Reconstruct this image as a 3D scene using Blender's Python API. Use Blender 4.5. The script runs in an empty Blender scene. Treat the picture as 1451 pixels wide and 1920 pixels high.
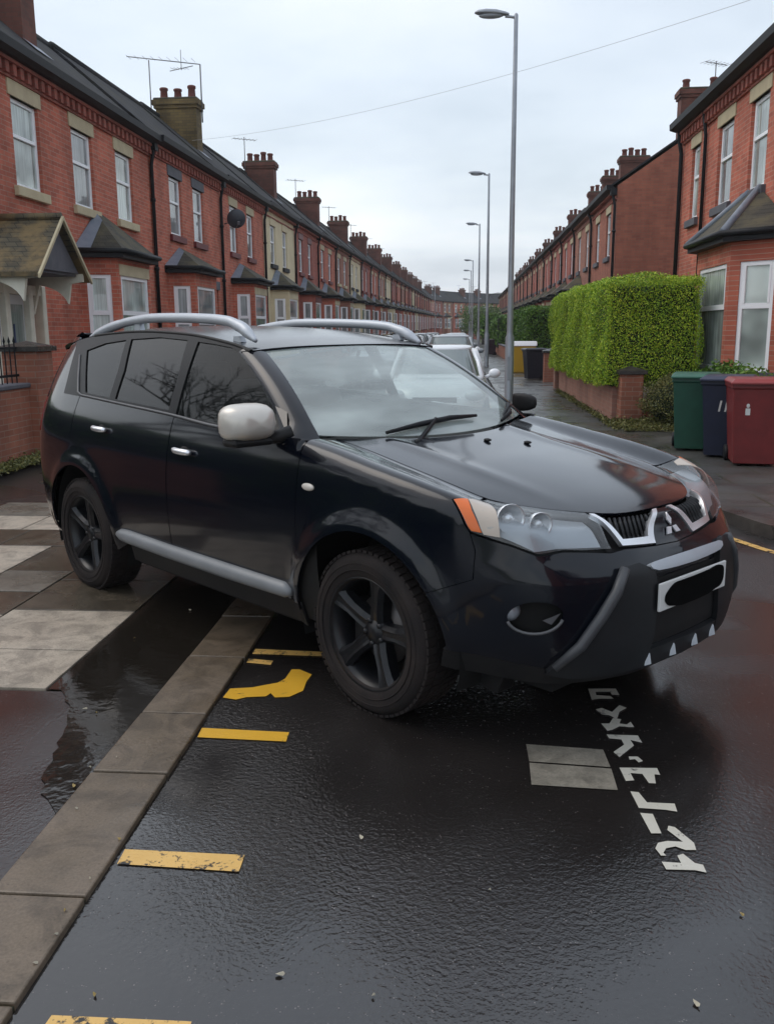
import bpy, math, random
import numpy as np
from mathutils import Vector, Matrix
from mathutils.geometry import delaunay_2d_cdt
random.seed(7); RNG = np.random.default_rng(7)
PI = math.pi
scene = bpy.context.scene
COL = scene.collection

# ------------------------------------------------------------------ camera, sky, sun, exposure
TILT, ROLL, YAW, CAMH, FPX = .1985, -.0071, .0808, 1.595, 1681.76
fw = Vector((-math.sin(YAW)*math.cos(TILT), math.cos(YAW)*math.cos(TILT), -math.sin(TILT)))
rt = Vector((math.cos(YAW), math.sin(YAW), 0)); up = rt.cross(fw)
r2 = rt*math.cos(ROLL)+up*math.sin(ROLL); u2 = -rt*math.sin(ROLL)+up*math.cos(ROLL)
cam = bpy.data.cameras.new('camera'); co = bpy.data.objects.new('camera', cam); COL.objects.link(co)
M = Matrix((r2, u2, -fw)).transposed().to_4x4(); M.translation = Vector((0, 0, CAMH)); co.matrix_world = M
cam.sensor_fit = 'VERTICAL'; cam.sensor_height = 24; cam.lens = 24*FPX/1920; cam.clip_end = 3000; cam.clip_start = .05
scene.camera = co
SUN_EL, SUN_AZ = math.radians(52), math.radians(-78)
w = bpy.data.worlds.new('World'); scene.world = w; w.use_nodes = True
nt = w.node_tree; N = nt.nodes; LK = nt.links; N.clear()
def wn(t, **k):
    n = N.new(t)
    for a, b in k.items():
        if a.startswith('i_'): n.inputs[a[2:].replace('_', ' ')].default_value = b
        else: setattr(n, a, b)
    return n
sky = wn('ShaderNodeTexSky', sky_type='NISHITA', sun_disc=False, sun_elevation=SUN_EL, sun_rotation=SUN_AZ, air_density=1.5, dust_density=4)
bg1 = wn('ShaderNodeBackground'); bg1.inputs['Strength'].default_value = .05; LK.new(sky.outputs[0], bg1.inputs[0])
tc = wn('ShaderNodeTexCoord'); sep = wn('ShaderNodeSeparateXYZ'); LK.new(tc.outputs['Generated'], sep.inputs[0])
# flat cloud layer: project the direction on a plane overhead so that clouds flatten towards the horizon
ad = wn('ShaderNodeMath', operation='ADD'); ad.inputs[1].default_value = .16; LK.new(sep.outputs['Z'], ad.inputs[0])
mx = wn('ShaderNodeMath', operation='MAXIMUM'); mx.inputs[1].default_value = .05; LK.new(ad.outputs[0], mx.inputs[0])
dx = wn('ShaderNodeMath', operation='DIVIDE'); LK.new(sep.outputs['X'], dx.inputs[0]); LK.new(mx.outputs[0], dx.inputs[1])
dy = wn('ShaderNodeMath', operation='DIVIDE'); LK.new(sep.outputs['Y'], dy.inputs[0]); LK.new(mx.outputs[0], dy.inputs[1])
cb = wn('ShaderNodeCombineXYZ'); LK.new(dx.outputs[0], cb.inputs[0]); LK.new(dy.outputs[0], cb.inputs[1]); cb.inputs[2].default_value = 3.7
nz = wn('ShaderNodeTexNoise'); nz.inputs['Scale'].default_value = .85; nz.inputs['Detail'].default_value = 5; nz.inputs['Roughness'].default_value = .5; LK.new(cb.outputs[0], nz.inputs['Vector'])
cr_ = wn('ShaderNodeValToRGB'); LK.new(nz.outputs[0], cr_.inputs[0])
e = cr_.color_ramp.elements; e[0].position = .34; e[0].color = (.56, .63, .72, 1); e[1].position = .64; e[1].color = (.87, .91, .96, 1)
m_ = e.new(.5); m_.color = (.71, .775, .86, 1)
bg2 = wn('ShaderNodeBackground'); bg2.inputs['Strength'].default_value = .90; LK.new(cr_.outputs[0], bg2.inputs[0])
mr_ = wn('ShaderNodeMapRange'); mr_.inputs['From Min'].default_value = .02; mr_.inputs['From Max'].default_value = .30; mr_.inputs['To Min'].default_value = 1.18; mr_.inputs['To Max'].default_value = .94; LK.new(sep.outputs['Z'], mr_.inputs['Value']); LK.new(mr_.outputs[0], bg2.inputs['Strength'])
ad2 = wn('ShaderNodeAddShader'); LK.new(bg1.outputs[0], ad2.inputs[0]); LK.new(bg2.outputs[0], ad2.inputs[1])
out = wn('ShaderNodeOutputWorld'); LK.new(ad2.outputs[0], out.inputs[0])
sl = bpy.data.lights.new('sun', 'SUN'); sl.energy = .5; sl.angle = math.radians(35); sl.color = (1, .98, .96)
so = bpy.data.objects.new('sun', sl); COL.objects.link(so)
sd = Vector((math.sin(SUN_AZ)*math.cos(SUN_EL), math.cos(SUN_AZ)*math.cos(SUN_EL), math.sin(SUN_EL)))
so.rotation_euler = sd.to_track_quat('Z', 'Y').to_euler()
scene.view_settings.view_transform = 'Standard'; scene.view_settings.look = 'None'
scene.view_settings.exposure = 0; scene.view_settings.gamma = 1; scene.view_settings.use_curve_mapping = False

# ------------------------------------------------------------------ helpers
def tag(o, label=None, cat=None, group=None, kind=None):
    if label: o['label'] = label
    if cat: o['category'] = cat
    if group: o['group'] = group
    if kind: o['kind'] = kind
    return o
def empty(name, loc=(0, 0, 0), rz=0):
    o = bpy.data.objects.new(name, None); COL.objects.link(o); o.location = loc; o.rotation_euler = (0, 0, rz); o.empty_display_size = .2; return o
def kids(o): return [c for c in bpy.data.objects if c.parent is o]
def copy_tree(o, parent=None, tree=None):
    if tree is None:
        tree = {}
        for c in bpy.data.objects:
            if c.parent: tree.setdefault(c.parent.name, []).append(c)
    c = o.copy(); COL.objects.link(c); c.parent = parent
    for ch in tree.get(o.name, []): copy_tree(ch, c, tree)
    return c
class MB:
    def __init__(s): s.v = []; s.f = []; s.m = []; s.sm = []
    def add(s, v, f, mi=0, smooth=False):
        b = len(s.v); s.v += [tuple(p) for p in v]; s.f += [tuple(i+b for i in q) for q in f]; s.m += [mi]*len(f); s.sm += [smooth]*len(f); return s
    def quad(s, a, b, c, d, mi=0): return s.add([a, b, c, d], [(0, 1, 2, 3)], mi)
    def box(s, x0, x1, y0, y1, z0, z1, mi=0):
        return s.add([(x0,y0,z0),(x1,y0,z0),(x1,y1,z0),(x0,y1,z0),(x0,y0,z1),(x1,y0,z1),(x1,y1,z1),(x0,y1,z1)],
                     [(0,3,2,1),(4,5,6,7),(0,1,5,4),(1,2,6,5),(2,3,7,6),(3,0,4,7)], mi)
    def prism(s, pts, axis, a0, a1, mi=0, smooth=False):   # polygon in the two other axes, extruded along axis
        def P(q, a):
            q = list(q); q.insert(axis, a); return tuple(q)
        n = len(pts); v = [P(q, a0) for q in pts]+[P(q, a1) for q in pts]
        f = [tuple(range(n))[::-1], tuple(range(n, 2*n))]+[(i, (i+1) % n, n+(i+1) % n, n+i) for i in range(n)]
        return s.add(v, f, mi, smooth)
    def tube(s, pts, r, n=8, mi=0, cap=True, flat=1.0):
        pts = [Vector(p) for p in pts]; rs = r if isinstance(r, (list, tuple)) else [r]*len(pts); v = []; f = []
        ref = Vector((0, 0, 1))
        for i, p in enumerate(pts):
            t = (pts[min(i+1, len(pts)-1)]-pts[max(i-1, 0)]).normalized()
            if abs(t.z) > .95: ref = Vector((0, 1, 0))
            a = t.cross(ref).normalized(); b = a.cross(t).normalized()
            for k in range(n):
                an = 2*PI*k/n; v.append(p+a*rs[i]*math.cos(an)+b*rs[i]*flat*math.sin(an))
        for i in range(len(pts)-1):
            for k in range(n): f.append((i*n+k, i*n+(k+1) % n, (i+1)*n+(k+1) % n, (i+1)*n+k))
        if cap: f.append(tuple(range(n))[::-1]); f.append(tuple(range((len(pts)-1)*n, len(pts)*n)))
        return s.add(v, f, mi, True)
    def lathe(s, prof, c=(0, 0, 0), axis=2, n=24, mi=0, smooth=True):   # prof: (radius, height along axis)
        v = []; f = []
        for r, h in prof:
            for k in range(n):
                a = 2*PI*k/n; q = [r*math.cos(a), r*math.sin(a)]; q.insert(axis, h); v.append((q[0]+c[0], q[1]+c[1], q[2]+c[2]))
        for i in range(len(prof)-1):
            for k in range(n): f.append((i*n+k, i*n+(k+1) % n, (i+1)*n+(k+1) % n, (i+1)*n+k))
        return s.add(v, f, mi, smooth)
    def ball(s, c, r, n=12, m=8, mi=0):
        prof = [(max(r[0]*math.sin(PI*i/m), 1e-4), r[2]*-math.cos(PI*i/m)) for i in range(m+1)]; k = len(s.v); s.lathe(prof, c, 2, n, mi)
        for i in range(k, len(s.v)):
            p = s.v[i]; s.v[i] = (p[0], c[1]+(p[1]-c[1])*r[1]/r[0], p[2])
        return s
    def build(s, name, mats, parent=None, bevel=0, seg=2):
        me = bpy.data.meshes.new(name); me.from_pydata(s.v, [], s.f); me.validate(); me.update()
        mats = mats if isinstance(mats, (list, tuple)) else [mats]
        for m in mats: me.materials.append(m)
        if len(me.polygons) == len(s.f):
            me.polygons.foreach_set('material_index', s.m); me.polygons.foreach_set('use_smooth', s.sm)
        o = bpy.data.objects.new(name, me); COL.objects.link(o); o.parent = parent
        import bmesh
        b = bmesh.new(); b.from_mesh(me); bmesh.ops.recalc_face_normals(b, faces=b.faces); b.to_mesh(me); b.free()
        if bevel:
            md = o.modifiers.new('bevel', 'BEVEL'); md.width = bevel; md.segments = seg; md.limit_method = 'ANGLE'; md.angle_limit = math.radians(40); md.harden_normals = False
        return o

# ------------------------------------------------------------------ materials
def mat(name, col=(.5, .5, .5), rough=.6, metal=0, coat=0, spec=.5, emit=None, **k):
    m = bpy.data.materials.new(name); m.use_nodes = True; b = m.node_tree.nodes['Principled BSDF']
    b.inputs['Base Color'].default_value = (*col, 1); b.inputs['Roughness'].default_value = rough; b.inputs['Metallic'].default_value = metal
    b.inputs['Coat Weight'].default_value = coat; b.inputs['Coat Roughness'].default_value = k.get('coatr', .04); b.inputs['Specular IOR Level'].default_value = spec
    m['b'] = 1; return m
class NT:
    def __init__(s, m): s.m = m; s.t = m.node_tree; s.b = s.t.nodes['Principled BSDF']
    def n(s, t, **k):
        x = s.t.nodes.new(t)
        for a, v in k.items(): setattr(x, a, v)
        return x
    def l(s, a, b): s.t.links.new(a, b)
    def pos(s): return s.n('ShaderNodeNewGeometry').outputs['Position']
    def obj(s): return s.n('ShaderNodeTexCoord').outputs['Object']
    def noise(s, scale, detail=3, rough=.5, vec=None, dist=0):
        x = s.n('ShaderNodeTexNoise'); x.inputs['Scale'].default_value = scale; x.inputs['Detail'].default_value = detail; x.inputs['Roughness'].default_value = rough; x.inputs['Distortion'].default_value = dist
        s.l(vec or s.pos(), x.inputs['Vector']); return x.outputs[0]
    def vor(s, scale, vec=None, feature='F1', out='Distance'):
        x = s.n('ShaderNodeTexVoronoi', feature=feature); x.inputs['Scale'].default_value = scale; s.l(vec or s.pos(), x.inputs['Vector']); return x.outputs[out]
    def ramp(s, fac, *st):
        x = s.n('ShaderNodeValToRGB'); e = x.color_ramp.elements
        while len(e) < len(st): e.new(.5)
        for i, (p, c) in enumerate(st):
            e[i].position = p; e[i].color = (*c, 1) if isinstance(c, tuple) else (c, c, c, 1)
        s.l(fac, x.inputs[0]); return x.outputs[0]
    def math(s, op, a, b=None, c=None):
        x = s.n('ShaderNodeMath', operation=op)
        for i, v in enumerate((a, b, c)):
            if v is None: continue
            if isinstance(v, (int, float)): x.inputs[i].default_value = v
            else: s.l(v, x.inputs[i])
        return x.outputs[0]
    def mix(s, fac, a, b, mode='MIX'):
        x = s.n('ShaderNodeMix', data_type='RGBA', blend_type=mode)
        for i, v in ((0, fac), (6, a), (7, b)):
            if isinstance(v, (int, float)): x.inputs[i].default_value = v
            elif isinstance(v, tuple): x.inputs[i].default_value = (*v, 1)
            else: s.l(v, x.inputs[i])
        return x.outputs[2]
    def sep(s, v):
        x = s.n('ShaderNodeSeparateXYZ'); s.l(v, x.inputs[0]); return x.outputs
    def comb(s, a, b, c=0):
        x = s.n('ShaderNodeCombineXYZ')
        for i, v in enumerate((a, b, c)):
            if isinstance(v, (int, float)): x.inputs[i].default_value = v
            else: s.l(v, x.inputs[i])
        return x.outputs[0]
    def bump(s, h, strength=.3, dist=.01, prev=None):
        x = s.n('ShaderNodeBump'); x.inputs['Strength'].default_value = strength; x.inputs['Distance'].default_value = dist
        s.l(h, x.inputs['Height'])
        if prev: s.l(prev, x.inputs['Normal'])
        s.l(x.outputs[0], s.b.inputs['Normal']); return x.outputs[0]
    def col(s, c): s.l(c, s.b.inputs['Base Color'])
    def rough(s, c): s.l(c, s.b.inputs['Roughness'])
def noisy(name, c1, c2, scale=6, rough=.7, bump=.2, bs=60, **k):
    m = mat(name, c1, rough, **k); t = NT(m)
    t.col(t.ramp(t.noise(scale, 5, .6), (.3, c1), (.7, c2)))
    if bump: t.bump(t.noise(bs, 3), bump, .01)
    return m
def brick(name, c1, c2, mortar, soot=.25, L=.235, H=.075):
    m = mat(name, c1, .85); t = NT(m); P = t.sep(t.pos())
    v = t.comb(t.math('ADD', P[0], P[1]), P[2])
    b = t.n('ShaderNodeTexBrick'); b.inputs['Scale'].default_value = 1; b.inputs['Brick Width'].default_value = L; b.inputs['Row Height'].default_value = H
    b.inputs['Mortar Size'].default_value = .006; b.inputs['Mortar Smooth'].default_value = .3; b.inputs['Bias'].default_value = -.1
    b.inputs['Color1'].default_value = (*c1, 1); b.inputs['Color2'].default_value = (*c2, 1); b.inputs['Mortar'].default_value = (*mortar, 1)
    t.l(v, b.inputs['Vector'])
    big = t.ramp(t.noise(.9, 5, .65), (.3, 1-soot), (.75, 1.12)); c = t.mix(1, b.outputs[0], big, 'MULTIPLY')
    st = t.ramp(t.noise(1, 4, .6, t.comb(t.math('MULTIPLY', t.math('ADD', P[0], P[1]), 2.2), t.math('MULTIPLY', P[2], .35))), (.35, .82), (.6, 1.05))
    t.col(t.mix(1, c, st, 'MULTIPLY')); t.bump(t.math('SUBTRACT', 1.0, b.outputs['Fac']), .35, .006)
    return m
M_ = {}
M_['red'] = brick('red_brick', (.62, .172, .105), (.43, .112, .070), (.50, .31, .23))
M_['red2'] = brick('dark_red_brick', (.46, .130, .095), (.34, .10, .075), (.30, .16, .12))
M_['chimbrick'] = brick('sooty_chimney_brick', (.19, .065, .045), (.13, .048, .035), (.12, .07, .05), .5)
M_['brown'] = brick('brown_brick', (.44, .19, .13), (.34, .14, .10), (.30, .19, .14))
M_['orange'] = brick('orange_brick', (.42, .140, .085), (.32, .105, .068), (.27, .15, .10))
M_['yellow'] = brick('buff_brick', (.22, .15, .055), (.12, .08, .035), (.10, .08, .05), soot=.5)
M_['wallbrick'] = brick('garden_wall_brick', (.38, .14, .085), (.28, .10, .06), (.34, .22, .16))
M_['pinkbrick'] = brick('pink_brick', (.38, .19, .14), (.32, .155, .115), (.34, .23, .18))
M_['cream'] = noisy('cream_render', (.76, .66, .44), (.64, .54, .35), 1.5, .8, .15)
M_['stone'] = noisy('cream_stone', (.60, .52, .34), (.48, .40, .26), 3, .8, .2)
M_['bluestone'] = noisy('blue_grey_stone', (.08, .085, .10), (.13, .13, .15), 4, .7, .2)
M_['sillred'] = noisy('dark_red_sill', (.17, .022, .025), (.12, .02, .02), 4, .5, .1)
M_['slate'] = mat('roof_slate', (.05, .05, .055), .85, spec=.2)
t = NT(M_['slate']); P = t.sep(t.pos()); b = t.n('ShaderNodeTexBrick'); b.inputs['Scale'].default_value = 1; b.inputs['Brick Width'].default_value = .3; b.inputs['Row Height'].default_value = .16
b.inputs['Mortar Size'].default_value = .008; b.inputs['Color1'].default_value = (.045, .045, .052, 1); b.inputs['Color2'].default_value = (.030, .030, .035, 1); b.inputs['Mortar'].default_value = (.015, .015, .015, 1)
t.l(t.comb(P[1], P[2]), b.inputs['Vector']); t.col(t.mix(t.ramp(t.noise(1.2, 4, .6), (.45, 0.), (.7, .6)), b.outputs[0], (.06, .058, .040))); t.bump(t.math('SUBTRACT', 1.0, b.outputs['Fac']), .5, .01)
def mosstile(name, c1, c2):
    m = mat(name, c1, .75); t = NT(m); P = t.sep(t.pos())
    b = t.n('ShaderNodeTexBrick'); b.inputs['Scale'].default_value = 1; b.inputs['Brick Width'].default_value = .17; b.inputs['Row Height'].default_value = .075
    b.inputs['Mortar Size'].default_value = .006; b.inputs['Color1'].default_value = (*c1, 1); b.inputs['Color2'].default_value = (c1[0]*.7, c1[1]*.7, c1[2]*.7, 1); b.inputs['Mortar'].default_value = (.02, .018, .012, 1)
    t.l(t.comb(t.math('ADD', P[0], P[1]), P[2]), b.inputs['Vector'])
    t.col(t.mix(t.ramp(t.noise(2.2, 5, .65), (.42, 0.), (.6, .9)), b.outputs[0], c2)); t.bump(t.math('SUBTRACT', 1.0, b.outputs['Fac']), .6, .012); return m
M_['baytile'] = mosstile('mossy_bay_tile', (.055, .050, .036), (.095, .080, .042))
M_['porchtile'] = mosstile('ochre_porch_tile', (.09, .075, .045), (.20, .135, .055))
M_['lead'] = noisy('lead_flashing', (.24, .27, .32), (.17, .20, .25), 5, .45, .1)
M_['black'] = noisy('black_painted_trim', (.007, .008, .010), (.013, .014, .017), 8, .55, 0, spec=.25)
M_['white'] = noisy('white_window_frame', (.97, .98, 1.0), (.92, .93, .96), 3, .3, 0)
M_['creampaint'] = noisy('cream_painted_timber', (.80, .78, .66), (.68, .65, .53), 5, .5, .1)
M_['pot'] = noisy('terracotta_chimney_pot', (.17, .05, .038), (.11, .038, .032), 9, .8, .1)
M_['mortarcap'] = noisy('sooty_mortar_cap', (.05, .045, .035), (.10, .085, .05), 6, .9, .2)
M_['metalgrey'] = noisy('galvanised_steel', (.30, .32, .35), (.38, .40, .43), 4, .45, .05, metal=.4)
M_['cable'] = mat('grey_cable', (.50, .52, .55), .6)
M_['aerial'] = mat('aerial_metal', (.20, .20, .22), .5, .5)
M_['dish'] = mat('satellite_dish_grey', (.05, .055, .07), .5)
def pane(name, base, rough=.03):
    m = mat(name, base, rough, spec=.8); t = NT(m); P = t.sep(t.pos()); s = t.math('ADD', P[0], P[1])
    f = t.ramp(t.noise(1, 3, .6, t.comb(t.math('MULTIPLY', s, 18), t.math('MULTIPLY', P[2], .5))), (.35, .7), (.65, 1.25))
    big = t.ramp(t.noise(1.1, 2, .5), (.4, .55), (.6, 1.2))
    c = t.mix(1, t.mix(1, base, f, 'MULTIPLY'), big, 'MULTIPLY'); t.col(c); t.bump(t.noise(1.2, 1), .04, .05); return m
M_['pane'] = pane('window_pane_net_curtain', (.30, .325, .33))
M_['panedark'] = pane('window_pane_dark_room', (.05, .06, .07))
M_['paneblind'] = pane('window_pane_pale_blind', (.48, .55, .52))
M_['doorcol'] = [mat('door_white', (.6, .62, .62), .35), mat('door_maroon', (.12, .02, .02), .4), mat('door_green', (.03, .09, .05), .4), mat('door_blue', (.03, .05, .12), .4)]

# wet tarmac: smooth films of water between fine aggregate
def wet(name, c1, c2, fine=1.0, r0=.08, r1=.34, puddle=.5, road=False):
    m = mat(name, c1, .2, spec=1.0); t = NT(m); p = t.pos()
    agg = t.vor(150, p); sp = t.math('MAXIMUM', t.math('MULTIPLY', t.ramp(t.noise(260, 2, .5, p), (.66, 0.), (.78, 1.)), .5), t.math('MULTIPLY', t.ramp(t.vor(85, p), (.14, 1.), (.24, 0.)), t.ramp(t.noise(31, 2, .5, p), (.56, 0.), (.64, 1.)))); big = t.noise(.75, 4, .55, p)  # sp: fine aggregate specks plus sparse pale dots painted in as wet sparkle
    col = t.mix(t.ramp(big, (.35, 0.), (.65, 1.)), c1, c2); col = t.mix(t.math('MULTIPLY', sp, .8), col, (.16, .14, .13))
    t.col(col)
    film = t.ramp(t.noise(.55, 3, .5, p, .6), (puddle-.06, 0.), (puddle+.07, 1.))      # 1 = dry-ish grain, 0 = standing water
    rg = t.math('ADD', t.math('MULTIPLY', film, r1-r0), r0)
    if road: X = t.sep(p)[0]; tr = t.ramp(t.math('ADD', t.math('MULTIPLY', X, .5), t.math('MULTIPLY', t.noise(1.3, 3, .6, p), .6)), (.45, 0.), (1.0, 1.)); rg = t.math('ADD', rg, t.math('MULTIPLY', tr, .20))
    t.rough(rg)
    rip = t.math('ADD', t.math('MULTIPLY', t.noise(48, 2, .55, p, .4), 1.0), t.math('MULTIPLY', t.vor(80, p, 'SMOOTH_F1'), .55))
    h = t.math('MULTIPLY', rip, t.math('ADD', t.math('MULTIPLY', film, .85), .12))
    n1 = t.bump(h, .34*fine, .007)
    n2 = t.bump(t.math('MULTIPLY', agg, film), .25*fine, .003, n1)
    return m
M_['road'] = wet('wet_asphalt', (.013, .011, .010), (.024, .021, .020), 1.2, .05, .26, .5, True)
M_['wetpath'] = wet('wet_dark_path', (.016, .012, .012), (.026, .020, .019), .5, .10, .30, .42)
M_['puddle'] = mat('puddle_water', (.016, .013, .010), .09, spec=.6); t = NT(M_['puddle']); t.bump(t.noise(9, 3, .6), .12, .02)
M_['gutterdark'] = wet('dark_wet_gutter', (.018, .014, .011), (.030, .022, .017), .25, .03, .22, .56)
def slabm(name, c1, c2, r0, r1):
    m = mat(name, c1, .6); t = NT(m); p = t.pos()
    c = t.ramp(t.noise(2.2, 5, .6, p), (.3, c1), (.7, c2)); g = t.ramp(t.noise(110, 2, .6, p), (.3, .8), (.7, 1.15))
    st = t.ramp(t.noise(5.5, 6, .7, p, .8), (.38, .62), (.56, 1.05)); pk = t.ramp(t.vor(38, p), (.10, .72), (.16, 1.))
    t.col(t.mix(1, t.mix(1, t.mix(1, c, g, 'MULTIPLY'), st, 'MULTIPLY'), pk, 'MULTIPLY')); t.rough(t.ramp(t.noise(1.7, 4, .6, p), (.4, r0), (.6, r1))); t.bump(t.noise(90, 3, .6, p), .25, .004); return m
M_['slablight'] = slabm('pale_damp_slab', (.46, .39, .31), (.38, .32, .25), .4, .6)
M_['slabmid'] = slabm('grey_damp_slab', (.20, .18, .15), (.14, .125, .10), .25, .45)
M_['slabdark'] = slabm('wet_brown_slab', (.075, .062, .046), (.11, .09, .065), .12, .3)
M_['kerb'] = slabm('damp_kerb_stone', (.180, .138, .100), (.115, .086, .055), .25, .5)
M_['kerbdark'] = slabm('dark_kerb_stone', (.045, .042, .04), (.07, .062, .055), .2, .45)
M_['joint'] = noisy('mossy_joint', (.03, .028, .02), (.05, .055, .02), 30, .9, .2)
def paving(name):
    m = mat(name, (.05, .05, .05), .3); t = NT(m); P = t.sep(t.pos())
    b = t.n('ShaderNodeTexBrick'); b.inputs['Scale'].default_value = 1; b.inputs['Brick Width'].default_value = .9; b.inputs['Row Height'].default_value = .6; b.inputs['Mortar Size'].default_value = .012
    b.inputs['Color1'].default_value = (.070, .068, .064, 1); b.inputs['Color2'].default_value = (.048, .047, .046, 1); b.inputs['Mortar'].default_value = (.03, .035, .015, 1)
    t.l(t.comb(P[0], P[1]), b.inputs['Vector']); n = t.noise(1.1, 5, .6)
    t.col(t.mix(t.ramp(n, (.45, 0.), (.7, .5)), b.outputs[0], (.075, .066, .055))); t.rough(t.ramp(t.noise(.8, 4, .6), (.4, .22), (.6, .55)))
    t.bump(t.math('ADD', t.math('MULTIPLY', b.outputs['Fac'], -1.0), t.math('MULTIPLY', t.noise(70, 3), .25)), .3, .01); return m
M_['paving'] = paving('wet_flag_paving')
def paint(name, c, wear=.42):
    m = mat(name, c, .35); t = NT(m); p = t.pos()
    a = t.noise(14, 5, .7, p); b = t.noise(90, 3, .6, p); k = t.ramp(t.math('ADD', t.math('MULTIPLY', a, .7), t.math('MULTIPLY', b, .3)), (wear-.05, 0.), (wear, 1.))
    t.col(t.mix(k, (.03, .028, .027), t.mix(t.noise(5, 3, .6, p), (c[0]*.8, c[1]*.78, c[2]*.7), c))); t.bump(t.noise(60, 3, .6, p), .35, .006); return m
M_['yellowline'] = paint('yellow_road_paint', (.82, .46, .045), .40)
M_['yellowworn'] = paint('pale_worn_yellow_paint', (.80, .50, .16), .475)
M_['whiteline'] = paint('white_road_paint', (.62, .60, .54), .41)
M_['grass'] = noisy('damp_grass', (.05, .075, .015), (.09, .10, .03), 12, .9, .5, 140)
M_['soil'] = noisy('mossy_soil', (.035, .030, .018), (.06, .06, .022), 9, .9, .5, 90)
def leafm(name, *cs):
    m = mat(name, cs[0], .55, spec=.35); t = NT(m); p = t.pos()
    r = t.n('ShaderNodeNewGeometry').outputs['Random Per Island']
    f = t.math('ADD', t.math('MULTIPLY', r, .6), t.math('MULTIPLY', t.noise(1.6, 3, .6, p), .4))
    n = len(cs); t.col(t.ramp(f, *[(.18+.6*i/(n-1), c) for i, c in enumerate(cs)])); t.b.inputs['Subsurface Weight'].default_value = 0
    return m
M_['leaf'] = leafm('hedge_leaves', (.07, .17, .012), (.20, .36, .018), (.38, .54, .03), (.55, .62, .05))
M_['leafdark'] = leafm('dark_hedge_leaves', (.03, .085, .012), (.07, .17, .018), (.14, .25, .03))
M_['leafdull'] = leafm('olive_bush_leaves', (.05, .06, .015), (.11, .12, .03), (.19, .17, .05))
M_['leaffar'] = leafm('far_tree_leaves', (.05, .10, .03), (.10, .17, .05), (.16, .22, .07))
M_['hedgecore'] = mat('hedge_inner_shade', (.012, .022, .006), .95)  # near-black green puts the shade between the leaves into the core colour
M_['bark'] = noisy('wet_bark', (.035, .028, .022), (.06, .05, .04), 9, .8, .4)

# ---- surfaces of the SUV body (car space: x forward from the front axle, y left, z up)
def pchip(xs, ys):
    n = len(xs); h = [xs[i+1]-xs[i] for i in range(n-1)]; d = [(ys[i+1]-ys[i])/h[i] for i in range(n-1)]
    m = [d[0]] + [0]*(n-2) + [d[-1]]
    for i in range(1, n-1):
        if d[i-1]*d[i] > 0:
            w1 = 2*h[i]+h[i-1]; w2 = h[i]+2*h[i-1]
            m[i] = (w1+w2)/(w1/d[i-1]+w2/d[i])
    def f(x):
        if x <= xs[0]: return ys[0]+m[0]*(x-xs[0])
        if x >= xs[-1]: return ys[-1]+m[-1]*(x-xs[-1])
        lo, hi = 0, n-1
        while hi-lo > 1:
            k = (lo+hi)//2
            if xs[k] <= x: lo = k
            else: hi = k
        t = (x-xs[lo])/h[lo]; a = h[lo]
        return ((1+2*t)*(1-t)**2)*ys[lo]+t*(1-t)**2*a*m[lo]+t*t*(3-2*t)*ys[lo+1]+t*t*(t-1)*a*m[lo+1]
    return f
def tab(*pts):
    pts = sorted(pts); return pchip([p[0] for p in pts], [p[1] for p in pts])
def crom(P, per=24):
    out = []
    for i in range(len(P)-1):
        p0 = P[i-1] if i else [2*a-b for a, b in zip(P[0], P[1])]
        p3 = P[i+2] if i+2 < len(P) else [2*a-b for a, b in zip(P[-1], P[-2])]
        for k in range(per):
            t = k/per
            out.append([0.5*((2*b)+(-a+c)*t+(2*a-5*b+4*c-d)*t*t+(-a+3*b-3*c+d)*t**3) for a, b, c, d in zip(p0, P[i], P[i+1], p3)])
    out.append(list(P[-1])); return out
# plan outline of the lower body, right half (y negative), from the nose centre round to the tail centre
CP = [(.955,.0),(.950,.15),(.938,.30),(.902,.45),(.850,.58),(.775,.70),(.650,.79),(.480,.850),(.250,.883),(0,.893),(-.4,.897),(-1.0,.898),(-1.6,.898),(-2.2,.897),(-2.7,.893),(-3.05,.884),(-3.30,.855),(-3.46,.79),(-3.56,.67),(-3.62,.45),(-3.64,.22),(-3.645,0)]
_C = crom([(a,-b) for a, b in CP])
_L = [0]
for i in range(1, len(_C)): _L.append(_L[-1]+math.dist(_C[i], _C[i-1]))
ULEN = _L[-1]
def Cpos(u):
    if u < 0: p = Cpos(-u); return (p[0], -p[1])
    u = min(u, ULEN-1e-6)
    lo, hi = 0, len(_L)-1
    while hi-lo > 1:
        k = (lo+hi)//2
        if _L[k] <= u: lo = k
        else: hi = k
    t = (u-_L[lo])/(_L[hi]-_L[lo])
    return (_C[lo][0]*(1-t)+_C[hi][0]*t, _C[lo][1]*(1-t)+_C[hi][1]*t)
def Cn(u):
    a = Cpos(u-.06); b = Cpos(min(u+.06, ULEN-1e-5)); tx, ty = b[0]-a[0], b[1]-a[1]; l = math.hypot(tx, ty)
    return (-ty/l, tx/l)   # outward: u runs from nose to right side to tail
def u_of_x(x):
    lo, hi = 0.0, ULEN
    for _ in range(40):
        m = (lo+hi)/2
        if Cpos(m)[0] > x: lo = m
        else: hi = m
    return lo
dF = tab((.2,.10),(.28,.04),(.36,.012),(.45,.0),(.6,.0),(.68,.006),(.73,.03),(.79,.075),(.86,.105),(.92,.125))
_dS = tab((.2,.10),(.30,.062),(.40,.030),(.5,.014),(.65,.002),(.75,.0),(.88,.006),(.97,.018),(1.06,.038),(1.13,.059))
def dS(z): return _dS(z) if z < 1.13 else .059+.40*(z-1.13)+.22*(z-1.13)**2
dR = tab((.2,.10),(.4,.02),(.6,.0),(.9,.01),(1.1,.05),(1.3,.12),(1.55,.32),(1.66,.45))
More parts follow.
